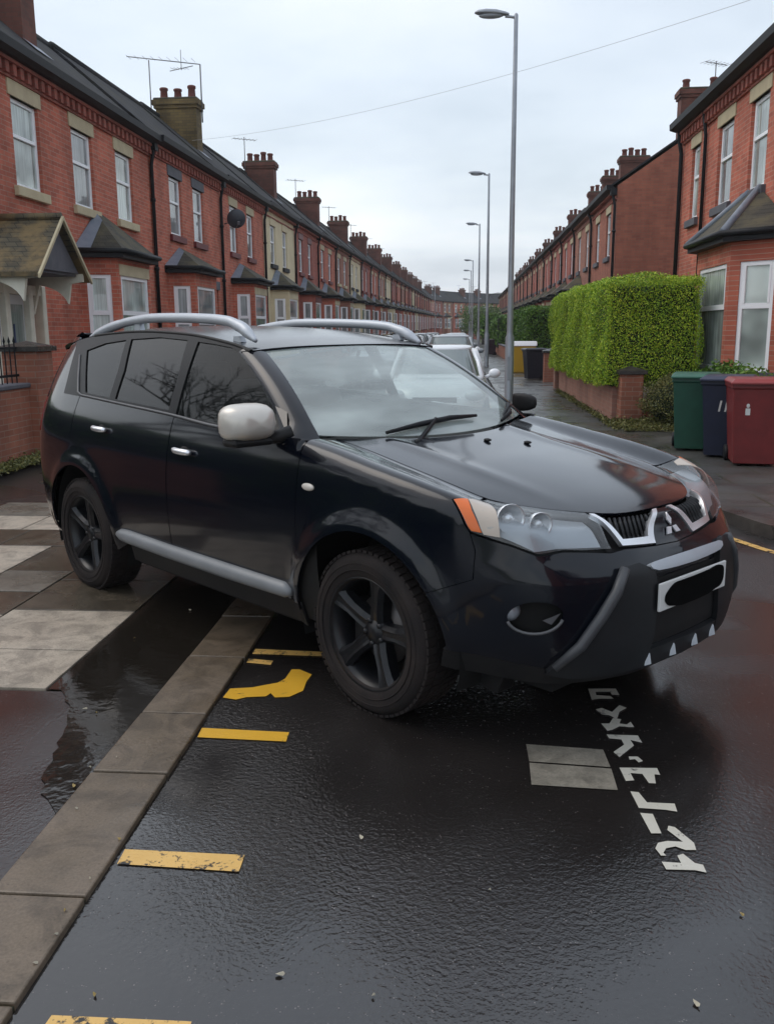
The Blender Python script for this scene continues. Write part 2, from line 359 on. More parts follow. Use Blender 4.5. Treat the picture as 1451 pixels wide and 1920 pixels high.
zc = tab((.84,.872),(.80,.898),(.72,.925),(.5,.973),(.17,1.030),(0,1.055),(-.29,1.104),(-.5,1.135))
cr = tab((-.5,.03),(0,.06),(.4,.10),(.7,.13),(.84,.15))
def T(x, y): return zc(x)-cr(x)*y*y
# bonnet edge in plan, by u of the outline
BE = [(.818,0),(.812,.15),(.782,.29),(.709,.405),(.631,.487),(.534,.56),(.430,.612),(.25,.622),(0,.622),(-.25,.628),(-.44,.64)]
_B = crom([(a,-b) for a, b in BE], 16)
_BL = [0]
for i in range(1, len(_B)): _BL.append(_BL[-1]+math.dist(_B[i], _B[i-1]))
UB = u_of_x(-.44)
def Bpos(u):
    s = 1 if u >= 0 else -1
    t = min(abs(u)/UB, 1)*_BL[-1]
    lo, hi = 0, len(_BL)-1
    while hi-lo > 1:
        k = (lo+hi)//2
        if _BL[k] <= t: lo = k
        else: hi = k
    f = (t-_BL[lo])/(_BL[hi]-_BL[lo])
    x = _B[lo][0]*(1-f)+_B[hi][0]*f; y = (_B[lo][1]*(1-f)+_B[hi][1]*f)*s
    return (x, y, T(x, y))
zs = tab((0,.80),(.35,.80),(.7,.825),(.95,.87),(1.15,.915),(1.6,.99),(2.0,1.055),(2.4,1.09))   # height where the shoulder starts to roll in, by u
XW = (0.0, -2.67); ZW = .352
def bump(x, z):
    o = 0
    for xw in XW:
        r = math.hypot(x-xw, z-ZW)
        if r < .62:
            t = (r-.50)/.085
            e = 1/(1+math.exp(t*4.5)) if t < 20 else 0
            o = max(o, .030*e)
    return o
def band(u, s):
    cx, cy = Cpos(u); nx, ny = Cn(u)
    z1 = zs(abs(u)); z = min(s, z1) if abs(u) < UB+.02 else s
    def d(zz):
        back = dR(zz) if cx < -1 else dF(zz)
        return nx*nx*back + ny*ny*dS(zz)
    dd = d(z)
    if abs(ny) > .5: dd -= bump(cx, z)
    p = (cx-nx*dd, cy-ny*dd, z)
    if s <= z1 or abs(u) >= UB+.02: return p
    t = min((s-z1)/.25, 1)   # roll over to the bonnet edge, t in 0..1
    b = Bpos(u); e = (d(z1)-d(z1-.02))/.02
    L = .55*math.dist(p, b)
    p1 = (p[0]-nx*e*L, p[1]-ny*e*L, z1+L)
    h = math.hypot(b[0]-p[0], b[1]-p[1]) or 1
    sx, sy = (b[0]-p[0])/h, (b[1]-p[1])/h
    k = (T(b[0]+sx*.03, b[1]+sy*.03)-b[2])/.03
    p2 = (b[0]-sx*L*.7, b[1]-sy*L*.7, b[2]-k*L*.7)
    return tuple((1-t)**3*a+3*t*(1-t)**2*q+3*t*t*(1-t)*r+t**3*w for a, q, r, w in zip(p, p1, p2, b))
nar = tab((-.3,.055),(-.5,.048),(-.8,.028),(-1.2,.008),(-1.6,0),(-3.3,0))
def G(x, z):
    h = max(z-1.13, 0)
    return (x, Cpos(u_of_x(x))[1]+dS(z)+nar(x)*min(1, h/.05), z)
zr = tab((-.98,1.512),(-1.1,1.537),(-1.3,1.572),(-1.8,1.622),(-2.3,1.637),(-2.8,1.620),(-3.1,1.590),(-3.3,1.55))
def R(x, v):
    y = -v*G(x, zr(x)-.033)[1]
    return (x, y, zr(x)-.020*v*v-.013*v**4)
def WS(a, b):    # windscreen: a -1..1 across, b 0..1 upward
    xb = -.30-.20*a*a; zb = 1.106+.032*a*a; yb = .735*a
    xt = -1.045-.05*a*a; zt = 1.522-.018*a*a; yt = .585*a
    w = 4*b*(1-b)*.022
    return (xb*(1-b)+xt*b+w*.5, yb*(1-b)+yt*b, zb*(1-b)+zt*b+w)
# ------------------------------------------------------------------ ground
def sheet(name, pts, z, m, kind='structure', thick=0.0, z0=None, joint=None):
    b = MB(); n = len(pts); b.add([(x, y, z) for x, y in pts], [tuple(range(n))])
    if thick:
        b.add([(x, y, z) for x, y in pts]+[(x, y, z-thick) for x, y in pts], [(i, i+n, (i+1) % n+n, (i+1) % n) for i in range(n)], 1 if joint else 0)
    o = b.build(name, [m, joint] if joint else m); tag(o, kind=kind); return o
sheet('ground', [(-445, -135), (445, -135), (445, 895), (-445, 895)], -.04, M_['grass'])
sheet('road', [(-1.05, -60), (60, -60), (60, 8.2), (4.2, 8.2), (.92, 60), (.92, 178), (60, 235), (60, 243), (-3.4, 186), (-3.4, 15), (-1.05, 12.5)], 0, M_['road'])
sheet('path', [(-1.33, -8), (-1.33, 3.70), (-60, 3.70), (-60, -8)], .004, M_['wetpath'])
sheet('path', [(-1.32, 3.72), (-1.32, 14), (-1.86, 14), (-1.86, 3.72)], .0045, M_['gutterdark'])
sheet('path', [(-1.86, 3.72), (-1.86, 14), (-4.8, 14), (-60, 14), (-60, 3.72)], .003, M_['wetpath'])
sheet('pavement', [(-1.3, 12.5), (-3.4, 15.2), (-3.4, 186), (-5.6, 187), (-5.6, 12.5)], .06, M_['paving'], thick=.06)
sheet('path', [(-5.6, 8), (-5.6, 187), (-60, 187), (-60, 8)], .07, M_['wetpath'], thick=.07)
# standing water lying over the dropped strip
def blob(name, pts, z, m):
    b = MB(); n = len(pts); b.add([(x, y, z) for x, y in pts], [tuple(range(n))]); o = b.build(name, m); tag(o, kind='structure'); return o
def rough_edge(pts, amp=.03, step=.05):
    out = []
    for i in range(len(pts)):
        a, b = pts[i], pts[(i+1) % len(pts)]; L = math.dist(a, b); k = max(1, int(L/step))
        for j in range(k):
            t = j/k; s = amp if (j or L > .3) else 0
            out.append((a[0]+(b[0]-a[0])*t+random.uniform(-s, s), a[1]+(b[1]-a[1])*t+random.uniform(-s, s)*1.5))
    return out
blob('puddle', rough_edge([(-1.325, 2.66), (-1.325, 3.4), (-1.325, 4.9), (-1.50, 5.6), (-1.80, 5.3), (-1.83, 4.2), (-1.80, 3.72), (-1.66, 3.50), (-1.58, 3.25), (-1.52, 2.98), (-1.46, 2.80)], .010, .05), .0085, M_['puddle'])
# slabs of the pavement, dry and wet ones, as seen
sl_l, sl_m, sl_d = MB(), MB(), MB()
def slab(b, x0, x1, y0, y1):
    g = .006; zt = .013+random.uniform(-.0015, .0015)
    b.box(x0+g, x1-g, y0+g, y1-g, -.02, zt)
rows = [3.71, 4.21, 4.86, 5.50, 6.40, 6.95, 7.5, 8.1]
slab(sl_l, -2.6, -1.86, 3.71, 4.21); slab(sl_l, -2.6, -1.86, 4.21, 4.86); slab(sl_d, -2.6, -1.86, 4.86, 5.50)
slab(sl_d, -2.6, -1.86, 5.50, 6.40); slab(sl_l, -3.5, -2.6, 3.71, 4.21); slab(sl_l, -3.07, -2.6, 4.21, 4.76)
slab(sl_d, -3.07, -2.6, 4.76, 5.22); slab(sl_m, -3.07, -2.6, 5.22, 5.70); slab(sl_d, -3.07, -2.6, 5.70, 6.42); slab(sl_m, -3.5, -3.07, 4.21, 4.86)
slab(sl_l, -3.5, -3.07, 4.86, 5.62); slab(sl_l, -3.5, -3.07, 5.62, 6.42); slab(sl_d, -3.9, -3.5, 4.9, 6.42); slab(sl_d, -3.5, -2.6, 6.42, 6.98)
slab(sl_d, -4.0, -3.5, 6.42, 6.98); slab(sl_l, -4.3, -3.6, 6.98, 7.52); slab(sl_l, -3.6, -2.9, 6.98, 7.52); slab(sl_d, -2.9, -1.86, 6.42, 7.52) if 0 else None
slab(sl_d, -2.6, -1.86, 6.42, 7.52); slab(sl_m, -4.3, -3.6, 7.52, 8.15); slab(sl_d, -3.6, -2.6, 7.52, 8.15); slab(sl_d, -2.6, -1.86, 7.52, 8.4)
slab(sl_d, -3.6, -2.6, 8.15, 9.0); slab(sl_m, -2.6, -1.86, 8.4, 9.3)
for i in range(6): slab([sl_d, sl_m][i % 2], -1.86-.9*(i % 3)-.9, -1.86-.9*(i % 3), 9.3+.6*(i//3), 9.88+.6*(i//3))
for b, m in ((sl_l, 'slablight'), (sl_m, 'slabmid'), (sl_d, 'slabdark')):
    tag(b.build('pavement', M_[m], bevel=.003), kind='structure')
# kerb stones, left (dropped)
b = MB(); ys = [-2.0, -.8, .1, 1.10, 1.80, 2.22, 2.95, 3.47, 4.15, 4.80, 5.5, 6.3, 7.2, 8.1, 9.0, 9.9, 10.8, 11.7, 12.6]
for a, c in zip(ys, ys[1:]): b.box(-1.335+random.uniform(-.004, .004), -1.05+random.uniform(-.006, .004), a+.005, c-.005, -.05, .018+random.uniform(-.002, .003))
tag(b.build('kerb', M_['kerb'], bevel=.006), kind='structure')
b = MB(); b.box(-1.34, -1.055, -2, 12.6, -.05, .008); tag(b.build('kerb', M_['joint']), kind='structure')
# right side: kerb line swinging out towards the side road
RK = [(.92, 186), (.92, 60), (.92, 22), (.95, 17), (1.08, 14), (1.38, 11.4), (1.74, 9.3), (2.05, 8.15), (2.22, 7.55), (2.50, 6.75), (3.0, 5.9), (4.0, 5.0), (6, 4.2), (12, 3.6), (40, 3.4)]
RKs = crom_pts = None
def smooth_line(P, per=8):
    out = []
    for i in range(len(P)-1):
        p0 = P[max(i-1, 0)]; p3 = P[min(i+2, len(P)-1)]; k = max(1, min(per, int(math.dist(P[i], P[i+1])/.3)))
        for j in range(k):
            t = j/k; out.append(tuple(.5*((2*b_)+(-a+c)*t+(2*a-5*b_+4*c-d)*t*t+(-a+3*b_-3*c+d)*t**3) for a, b_, c, d in zip(p0, P[i], P[i+1], p3)))
    return out+[P[-1]]
RKs = smooth_line(RK[2:]); RKs = RK[:2]+RKs
def offset(P, d):
    o = []
    for i in range(len(P)):
        a, c = P[max(i-1, 0)], P[min(i+1, len(P)-1)]; tx, ty = c[0]-a[0], c[1]-a[1]; l = math.hypot(tx, ty); o.append((P[i][0]-ty/l*d, P[i][1]+tx/l*d))
    return o
def strip(name, P, d0, d1, z, m, drop=0, kind='structure'):
    A = offset(P, d0); B = offset(P, d1); b = MB(); n = len(P)
    v = [(x, y, z) for x, y in A]+[(x, y, z) for x, y in B]; f = [(i, i+1, n+i+1, n+i) for i in range(n-1)]; b.add(v, f)
    if drop: v = [(x, y, z) for x, y in A]+[(x, y, z-drop) for x, y in A]; b.add(v, f)
    o = b.build(name, m); tag(o, kind=kind); return o
strip('kerb', RKs, 0, .14, .105, M_['kerbdark'], .14)
I_ = offset(RKs, .14)
sheet('pavement', I_+[(40, 30), (2.8, 30), (2.8, 186)], .10, M_['paving'])
strip('road_marking', RKs[2:], -.32, -.25, .004, M_['yellowworn'])
sheet('grass', [(2.45, 13.6), (2.68, 15.2), (4.4, 15.2), (4.9, 9.0), (3.95, 9.4), (3.7, 12.8), (2.9, 13.7)], .108, M_['soil'], kind='stuff')
TUFT = [(2.5+random.random()*1.4, 13.6+random.random()*1.7) for _ in range(420)]+[(2.42+random.gauss(0, .03), 13.8+random.random()*9) for _ in range(260)]+[(4.3+random.random()*.4, 9.2+random.random()*1.6) for _ in range(80)]
# yellow tabs and the white and grey marks painted on the tarmac
def marks(name, polys, m, z=.004): 
    for P in polys:
        b = MB(); n = len(P); b.add([(x, y, z) for x, y in P], [tuple(range(n))]); tag(b.build(name, m), kind='structure')
marks('road_marking', [[(-1.03, 4.306), (-.56, 4.275), (-.56, 4.216), (-1.03, 4.232)], [(-1.03, 4.167), (-.905, 4.142), (-.905, 4.087), (-1.03, 4.111)]], M_['yellowworn'])
marks('road_marking', [[(-1.029, 3.782), (-.932, 3.802), (-.825, 3.866), (-.801, 3.917), (-.792, 4.035), (-.753, 4.037), (-.684, 3.975), (-.695, 3.884), (-.692, 3.779), (-.742, 3.706), (-.805, 3.695), (-.833, 3.742), (-.847, 3.705), (-.932, 3.69), (-.972, 3.661), (-1.036, 3.68)],
  [(-1.041, 3.367), (-.675, 3.349), (-.672, 3.265), (-1.035, 3.281)]], M_['yellowline'])
marks('road_marking', [[(-1.035, 2.484), (-.651, 2.478), (-.648, 2.39), (-1.03, 2.405)], [(-.954, 1.789), (-.615, 1.793), (-.612, 1.702), (-.961, 1.70)]], M_['yellowworn'])
M_['greypatch'] = slabm('grey_patch', (.26, .235, .19), (.22, .20, .165), .3, .5)
marks('road_marking', [[(.273, 3.304), (.566, 3.276), (.571, 3.134), (.274, 3.160)], [(.274, 3.149), (.572, 3.122), (.569, 2.963), (.269, 2.982)]], M_['greypatch'])
LET = [[(0.592, 3.883), (0.716, 3.89), (0.72, 3.817), (0.688, 3.82), (0.685, 3.853), (0.62, 3.848), (0.618, 3.811), (0.678, 3.804), (0.689, 3.775), (0.625, 3.771), (0.591, 3.758)],
 [(0.592, 3.655), (0.621, 3.672), (0.658, 3.633), (0.701, 3.706), (0.727, 3.679), (0.689, 3.635), (0.665, 3.559), (0.641, 3.598), (0.611, 3.605)],
 [(0.594, 3.514), (0.628, 3.516), (0.652, 3.571), (0.684, 3.561), (0.669, 3.519), (0.698, 3.512), (0.718, 3.539), (0.723, 3.487), (0.7, 3.486), (0.665, 3.492), (0.629, 3.455), (0.609, 3.445)],
 [(0.6, 3.411), (0.723, 3.41), (0.728, 3.345), (0.686, 3.367), (0.691, 3.319), (0.618, 3.217), (0.602, 3.258), (0.654, 3.324), (0.651, 3.369), (0.605, 3.376)],
 [(0.653, 3.224), (0.688, 3.226), (0.7, 3.19), (0.682, 3.178), (0.673, 3.203), (0.652, 3.198)],
 [(0.603, 3.132), (0.741, 3.137), (0.741, 3.085), (0.721, 3.088), (0.712, 3.02), (0.688, 3.021), (0.678, 3.088), (0.636, 3.092), (0.64, 3.038), (0.609, 3.031)],
 [(0.611, 2.957), (0.639, 2.952), (0.654, 2.884), (0.746, 2.882), (0.743, 2.829), (0.706, 2.839), (0.619, 2.845)],
 [(0.617, 2.813), (0.658, 2.809), (0.661, 2.69), (0.628, 2.688)],
 [(0.693, 2.738), (0.712, 2.731), (0.751, 2.642), (0.748, 2.601), (0.715, 2.599), (0.688, 2.617), (0.657, 2.605), (0.643, 2.579), (0.648, 2.564), (0.632, 2.563), (0.623, 2.602), (0.638, 2.634), (0.67, 2.647), (0.718, 2.645), (0.684, 2.712)],
 [(0.627, 2.53), (0.684, 2.527), (0.682, 2.566), (0.702, 2.578), (0.726, 2.53), (0.748, 2.522), (0.748, 2.482), (0.716, 2.492), (0.632, 2.49)]]
marks('road_marking', LET, M_['whiteline'])

# hill with woods at the end of the street
b = MB(); nx, ny = 60, 8; v = []; f = []
for j in range(ny):
    for i in range(nx):
        x = -260+i*11; y = 520+j*45; k = math.sin(min(j, 3)/3*PI/2)
        v.append((x, y, k*(17+7*math.sin(x*.011+1.2)+5*math.sin(x*.031)+random.uniform(0, 2.5))-1))
for j in range(ny-1):
    for i in range(nx-1): f.append((j*nx+i, j*nx+i+1, (j+1)*nx+i+1, (j+1)*nx+i))
b.add(v, f); M_['hill'] = noisy('wooded_hill', (.035, .055, .035), (.07, .085, .05), .05, .95, 0); tag(b.build('hill', M_['hill']), kind='structure')

# ------------------------------------------------------------------ terraced houses
GUT = 5.88      # gutter height
def window(parent, y0, y1, z0, z1, x=-.055, split=.58, lintel=None, sill=None, panem='pane', mull=None, nrm=None, lin_over=.10):
    """upright window in the x = const plane; y0..y1, z0..z1; the frame stands at depth x"""
    fwid = .068; b = MB()
    def bar(a0, a1, c0, c1, d=0): b.box(x-.05+d, x+d, a0, a1, c0, c1)
    bar(y0, y0+fwid, z0, z1); bar(y1-fwid, y1, z0, z1); bar(y0+fwid, y1-fwid, z0, z0+fwid); bar(y0+fwid, y1-fwid, z1-fwid, z1)
    zm = z0+(z1-z0)*split; bar(y0+fwid, y1-fwid, zm-.03, zm+.03, .012)
    for s in (0, 1):       # opening sash has its own inner frame in the upper light
        a0, a1, c0, c1 = y0+fwid, y1-fwid, zm+.03, z1-fwid
    b.box(x-.045, x+.008, a0, a0+.03, c0, c1); b.box(x-.045, x+.008, a1-.03, a1, c0, c1)
    if mull: bar(mull-.03, mull+.03, z0+fwid, zm-.03)
    o = b.build('window', M_['white'], parent, bevel=.006, seg=1)
    MB().box(x-.034, x-.026, y0+.02, y1-.02, z0+.02, z1-.02).build('pane', M_[panem], o)
    if lintel: MB().box(-.08, .022, y0-lin_over, y1+lin_over, z1, z1+.24).build('lintel', M_[lintel], o, bevel=.006, seg=1)
    if sill: MB().box(-.12, .075, y0-.10, y1+.10, z0-.15, z0).build('sill', M_[sill], o, bevel=.008, seg=1)
    return o
def facade(b, W, H, ops, rev=.11, y0=0):
    ys = sorted({y0, y0+W, *[o[0] for o in ops], *[o[1] for o in ops]}); zs_ = sorted({-1.6, H, *[o[2] for o in ops], *[o[3] for o in ops]})
    for a, c in zip(ys, ys[1:]):
        for d, e_ in zip(zs_, zs_[1:]):
            if any(o[0] <= a and c <= o[1] and o[2] <= d and e_ <= o[3] for o in ops): continue
            b.quad((0, a, d), (0, c, d), (0, c, e_), (0, a, e_))
    for a, c, d, e_ in ops:
        b.quad((0, a, d), (0, a, e_), (-rev-.1, a, e_), (-rev-.1, a, d)); b.quad((0, c, d), (0, c, e_), (-rev-.1, c, e_), (-rev-.1, c, d))
        b.quad((0, a, e_), (0, c, e_), (-rev-.1, c, e_), (-rev-.1, a, e_)); b.quad((0, a, d), (0, c, d), (-rev-.1, c, d), (-rev-.1, a, d))
def house(name, W=5.5, wallm='red', trim='stone', sill='stone', depth=2.12, pitch=40, first=((1.45, .62), (3.75, .62)), door=4.55, doorm=0, bay=(.95, 2.95), bayout=.62,
          baywall=None, chim=1.2, chimm='chimbrick', gable=(0, 0), winz=(3.88, 5.22), pots=4, aerial=0, pipe=True, panes=('pane', 'pane'), baycant=.18, lead=True, dentil=True, baysplit=.6, backdepth=3.0, baypeak=3.72, baylow=2.66, frontbay=1, cmarg=.13, hipr=.0, baylint=True):
    h = empty(name); tp = math.tan(math.radians(pitch)); H = GUT-.02; ridge = H+tp*depth
    ops = [(y-ww/2*1.5, y+ww/2*1.5, winz[0], winz[1]) for y, ww in first]
    dop = []
    if door is not None: dop = [(door-.5, door+.5, .12, 2.75)]
    bay_op = [(bay[0]+.15, bay[1]-.15, .5, 2.6)] if bay else []
    b = MB(); facade(b, W, H, ops+dop+bay_op)
    bd = depth+backdepth
    for yy in (0.0, W):
        b.add([(0, yy, -1.6), (0, yy, H), (-depth, yy, ridge), (-depth-backdepth, yy, ridge-tp*backdepth*.8), (-depth-backdepth, yy, -1.6)], [(0, 1, 2, 3, 4)])
    b.quad((-bd, 0, 0), (-bd, W, 0), (-bd, W, ridge-tp*backdepth*.8), (-bd, 0, ridge-tp*backdepth*.8))
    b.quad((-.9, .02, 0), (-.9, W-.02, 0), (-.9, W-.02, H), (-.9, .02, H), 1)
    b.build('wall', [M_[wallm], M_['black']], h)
    # roof: two slate slopes with thickness, ridge tiles
    b = MB(); x0 = .20; t_ = .06
    z0 = H-tp*.20+.10
    b.prism([(x0, z0), (x0, z0+t_), (-depth, z0+tp*(depth+x0)+t_), (-depth-backdepth-.2, z0+tp*(depth+x0)+t_-.8*tp*(backdepth+.2)), (-depth-backdepth-.2, z0+tp*(depth+x0)-.8*tp*(backdepth+.2)), (-depth, z0+tp*(depth+x0))], 1, 0, W)
    b.tube([(-depth, 0, z0+tp*(depth+x0)+.05), (-depth, W, z0+tp*(depth+x0)+.05)], .09, 8)
    b.build('roof', M_['slate'], h); zr_ = z0+tp*(depth+x0)
    # gutter and the brick cornice under it
    b = MB(); b.prism([(.20, GUT-.16), (.32, GUT-.12), (.33, GUT+.0), (.17, GUT+.0), (.02, GUT-.16)], 1, 0, W); b.build('gutter', M_['black'], h)
    b = MB(); b.box(0, .13, 0, W, GUT-.22, GUT-.165); b.box(0, .045, 0, W, GUT-.42, GUT-.385)
    if dentil:
        n = int(W/.235)
        for i in range(n): y = (i+.5)*W/n; b.box(.002, .10, y-.056, y+.056, GUT-.384, GUT-.222)
    b.build('cornice', M_['red2' if wallm != 'brown' else 'brown'], h)
    for i, (y, ww) in enumerate(first):
        window(h, y-ww/2*1.5, y+ww/2*1.5, winz[0], winz[1], lintel=trim, sill=sill, panem=panes[i % len(panes)], lin_over=.09)
    if door is not None:
        d = MB(); d.box(-.16, -.11, door-.5, door-.42, .12, 2.75); d.box(-.16, -.11, door+.42, door+.5, .12, 2.75); d.box(-.16, -.11, door-.42, door+.42, 2.20, 2.28); d.box(-.16, -.11, door-.42, door+.42, 2.67, 2.75)
        d.box(-.15, -.125, door-.42, door+.42, .14, 2.2)
        for s in (-1, 1): d.box(-.125, -.118, door+s*.2-.13, door+s*.2+.13, 1.2, 2.05); d.box(-.125, -.118, door+s*.2-.13, door+s*.2+.13, .3, 1.0)
        dd = d.build('door', M_['doorcol'][doorm], h, bevel=.005, seg=1)
        MB().box(-.145, -.135, door-.42, door+.42, 2.28, 2.67).build('fanlight', M_['panedark'], dd)
        MB().box(-.05, .03, door-.62, door+.62, 2.75, 2.98).build('door_lintel', M_[trim], dd, bevel=.005, seg=1)
    if bay:
        y0, y1 = bay; c = baycant; zt = baylow+.36; P = [(0, y0), (bayout, y0+c), (bayout, y1-c), (0, y1)]
        bw = MB(); m = baywall or wallm
        def wallq(p, q, za, zb):
            bw.quad((p[0], p[1], za), (q[0], q[1], za), (q[0], q[1], zb), (p[0], p[1], zb))
        for p, q in zip(P, P[1:]):
            wallq(p, q, 0, .95); wallq(p, q, baylow, zt)
            L = math.dist(p, q); e_ = cmarg/L
            a = (p[0]+(q[0]-p[0])*e_, p[1]+(q[1]-p[1])*e_); d_ = (q[0]-(q[0]-p[0])*e_, q[1]-(q[1]-p[1])*e_)
            wallq(p, a, .95, baylow); wallq(d_, q, .95, baylow)
            nx, ny = (q[1]-p[1])/L, -(q[0]-p[0])/L
            for g in (a, d_): bw.quad((g[0], g[1], .95), (g[0], g[1], baylow), (g[0]-nx*.1, g[1]-ny*.1, baylow), (g[0]-nx*.1, g[1]-ny*.1, .95))
        bo = bw.build('bay_window', M_[m], h)
        for p, q in zip(P, P[1:]):
            L = math.dist(p, q); Lw = L-2*cmarg
            if Lw < .2: continue
            wb = MB(); fw_ = .065
            wide = L > 1.3
            def lb(u0, u1, z0_, z1_, d0, d1, B):
                nx, ny = (q[1]-p[1])/L, -(q[0]-p[0])/L; tx, ty = (q[0]-p[0])/L, (q[1]-p[1])/L
                def pt(u, d): return (p[0]+tx*u+nx*d, p[1]+ty*u+ny*d)
                A = [pt(u0, d0), pt(u1, d0), pt(u1, d1), pt(u0, d1)]
                B.add([(x, y, z0_) for x, y in A]+[(x, y, z1_) for x, y in A], [(0,1,2,3),(4,5,6,7),(0,1,5,4),(1,2,6,5),(2,3,7,6),(3,0,4,7)])
            u0, u1 = cmarg, L-cmarg; za, zb = .95, baylow; zm = za+(zb-za)*baysplit
            segs = [(u0, u1)]
            if wide and frontbay != 1:
                mid = (u0+u1)/2; segs = [(u0, mid-.06), (mid+.06, u1)]; lb(mid-.06, mid+.06, za, zb, -.10, -.01, wb)
            for s0, s1 in segs:
                for (i0, i1, j0, j1) in ((s0, s0+fw_, za, zb), (s1-fw_, s1, za, zb), (s0, s1, za, za+fw_), (s0, s1, zb-fw_, zb), (s0, s1, zm-.04, zm+.04)):
                    lb(i0, i1, j0, j1, -.07, -.02+(.002 if j1-j0 < .2 else 0), wb)
                lb(s0+fw_, s0+fw_+.03, zm+.04, zb-fw_, -.065, -.012, wb); lb(s1-fw_-.03, s1-fw_, zm+.04, zb-fw_, -.065, -.012, wb)
            wo = wb.build('bay_frame', M_['white'], bo); gb_ = MB(); lb(u0+.01, u1-.01, za+.01, zb-.01, -.055, -.045, gb_); gb_.build('pane', M_[panes[0]], bo)
            sb = MB(); lb(-.02, L+.02, .83, .95, -.12, .06, sb); sb.build('sill', M_[sill], bo)
            lb2 = MB(); lb(u0-.06, u1+.06, zb, zb+.20, -.05, .012, lb2); 
            if trim != 'bluestone' and baylint and q is not P[1]: lb2.build('lintel', M_[trim], bo)
        # hipped roof, lead on the hips, black fascia
        rb = MB(); o_ = .16; E = [(0.0, y0-o_), (bayout+o_, y0+c-o_*.6), (bayout+o_, y1-c+o_*.6), (0.0, y1+o_)]
        pk = ((0.0, y0+(y1-y0)*.42), (0.0, y0+(y1-y0)*.58)); zp = baypeak
        ev = [(x, y, zt+.08) for x, y in E]; T1 = (.03, pk[0][1], zp); T2 = (.03, pk[1][1], zp)
        rb.add(ev+[T1, T2], [(0, 1, 4), (1, 2, 5, 4), (2, 3, 5)]); ro = rb.build('bay_roof', M_['baytile'], h)
        fb = MB(); n = 4
        fb.add([(x, y, zt+.075) for x, y in E]+[(x, y, zt-.06) for x, y in E], [(0, 1, 5, 4), (1, 2, 6, 5), (2, 3, 7, 6), (4, 5, 6, 7)])
        fb.tube([(x*1.03+.01, y, zt+.06) for x, y in E], .05, 6); fb.build('fascia', M_['black'], ro)
        if lead:
            lb_ = MB()
            for a, T_ in (((ev[1], T1), (ev[2], T2)) if hipr else ()): lb_.tube([(a[0], a[1], a[2]+.01), (T_[0], T_[1], T_[2]+.0)], hipr, 8)
            A, B_ = Vector(ev[0]), Vector(ev[1]); lb_.add([Vector(T1)+Vector((0, 0, .02)), A+Vector((0, 0, .02)), A.lerp(B_, .35)+Vector((0, -.01, .02)), Vector(T1).lerp(B_, .25)+Vector((0, 0, .03))], [(0, 1, 2, 3)])
            lb_.build('lead_hip', M_['lead'], ro)
    if pipe:
        b = MB(); b.tube([(.12, W-.02, GUT-.12), (.12, W-.02, GUT-.3), (.06, W-.02, GUT-.6), (.06, W-.02, .15)], .042, 8); b.box(.02, .2, W-.12, W+.08, GUT-.30, GUT-.10)
        for z in (1.5, 3.0, 4.5): b.tube([(.06, W-.02, z), (.06, W-.02, z+.07)], .058, 8)
        b.build('downpipe', M_['black'], h)
    if chim is not None:
        cx0, cx1 = ((-2.15, -.95) if depth < 3 else (-depth+.25, -depth+1.45)); cz = zr_+(.50 if depth < 3 else .60) ; zb = H-.2
        b = MB(); b.box(cx0, cx1, chim, chim+.55, zb, cz-.25)
        b.box(cx0-.05, cx1+.05, chim-.05, chim+.60, cz-.25, cz-.16); b.box(cx0-.09, cx1+.09, chim-.09, chim+.64, cz-.16, cz-.02)
        c = b.build('chimney', M_[chimm], h)
        b = MB(); b.box(cx0-.06, cx1+.06, chim-.06, chim+.61, cz-.02, cz+.05); b.build('mortar_cap', M_['mortarcap'], c, bevel=.03)
        zf = z0+t_+tp*(-cx1+x0)+.02; L = MB(); L.quad((cx1+.012, chim-.06, zf), (cx1+.012, chim+.62, zf), (cx1+.26, chim+.66, zf-.26*tp+.015), (cx1+.26, chim-.06, zf-.26*tp+.015)); L.build('flashing', M_['lead'], c)
        for i in range(pots):
            px = cx0+.18+(cx1-cx0-.36)*(i/(pots-1) if pots > 1 else .5); ht = (.34, .30, .38, .32, .36)[i % 5]
            pb = MB().lathe([(.001, 0), (.125, 0), (.115, .05), (.10, ht*.75), (.125, ht*.8), (.125, ht*.95), (.10, ht), (.075, ht), (.07, ht-.1), (.001, ht-.12)], (px, chim+.275, cz+.04), 2, 14)
            pb.build('chimney_pot', M_['pot'], c)
        if aerial:
            ab = MB(); ax = cx0+.05
            if aerial == 1:
                zt_ = cz+1.05; ab.tube([(cx0-.1, chim-.1, cz-.6), (cx0-.1, chim-.1, zt_)], .018, 6); ab.tube([(cx1+.1, chim+.3, cz-.6), (cx1+.1, chim+.3, zt_-.05)], .022, 6)
                ab.tube([(cx0-.75, chim-.1, zt_+.12), (cx1+.1, chim+.3, zt_-.05)], .014, 6)
                for k in range(9): x = cx0-.7+k*.24; ab.tube([(x, chim-.3, zt_+.1-k*.018), (x, chim+.1, zt_+.1-k*.018)], .006, 4)
                for k in range(5): x = cx0+.5+k*.1; ab.tube([(x, chim+.0, zt_-.2), (x, chim+.5, zt_-.12)], .006, 4)
                ab.tube([(cx0+.4, chim+.25, zt_-.22), (cx1-.1, chim+.25, zt_-.10)], .012, 5); ab.tube([(cx0+.75, chim+.25, zt_-.2), (cx0+.75, chim+.25, zt_+.35)], .01, 5)
            else:
                zt_ = cz+.95; ab.tube([(cx0+.05, chim-.08, cz-.4), (cx0+.05, chim-.08, zt_)], .018, 6); ab.tube([(cx0-.35, chim-.3, zt_-.08), (cx0+.45, chim+.2, zt_-.08)], .012, 6)
                for k in range(7): q = k/6; x = cx0-.35+.8*q; y = chim-.3+.5*q; ab.tube([(x-.12, y+.18, zt_-.08), (x+.12, y-.18, zt_-.08)], .006, 4)
            ab.build('tv_aerial', M_['aerial'], c)
    return h
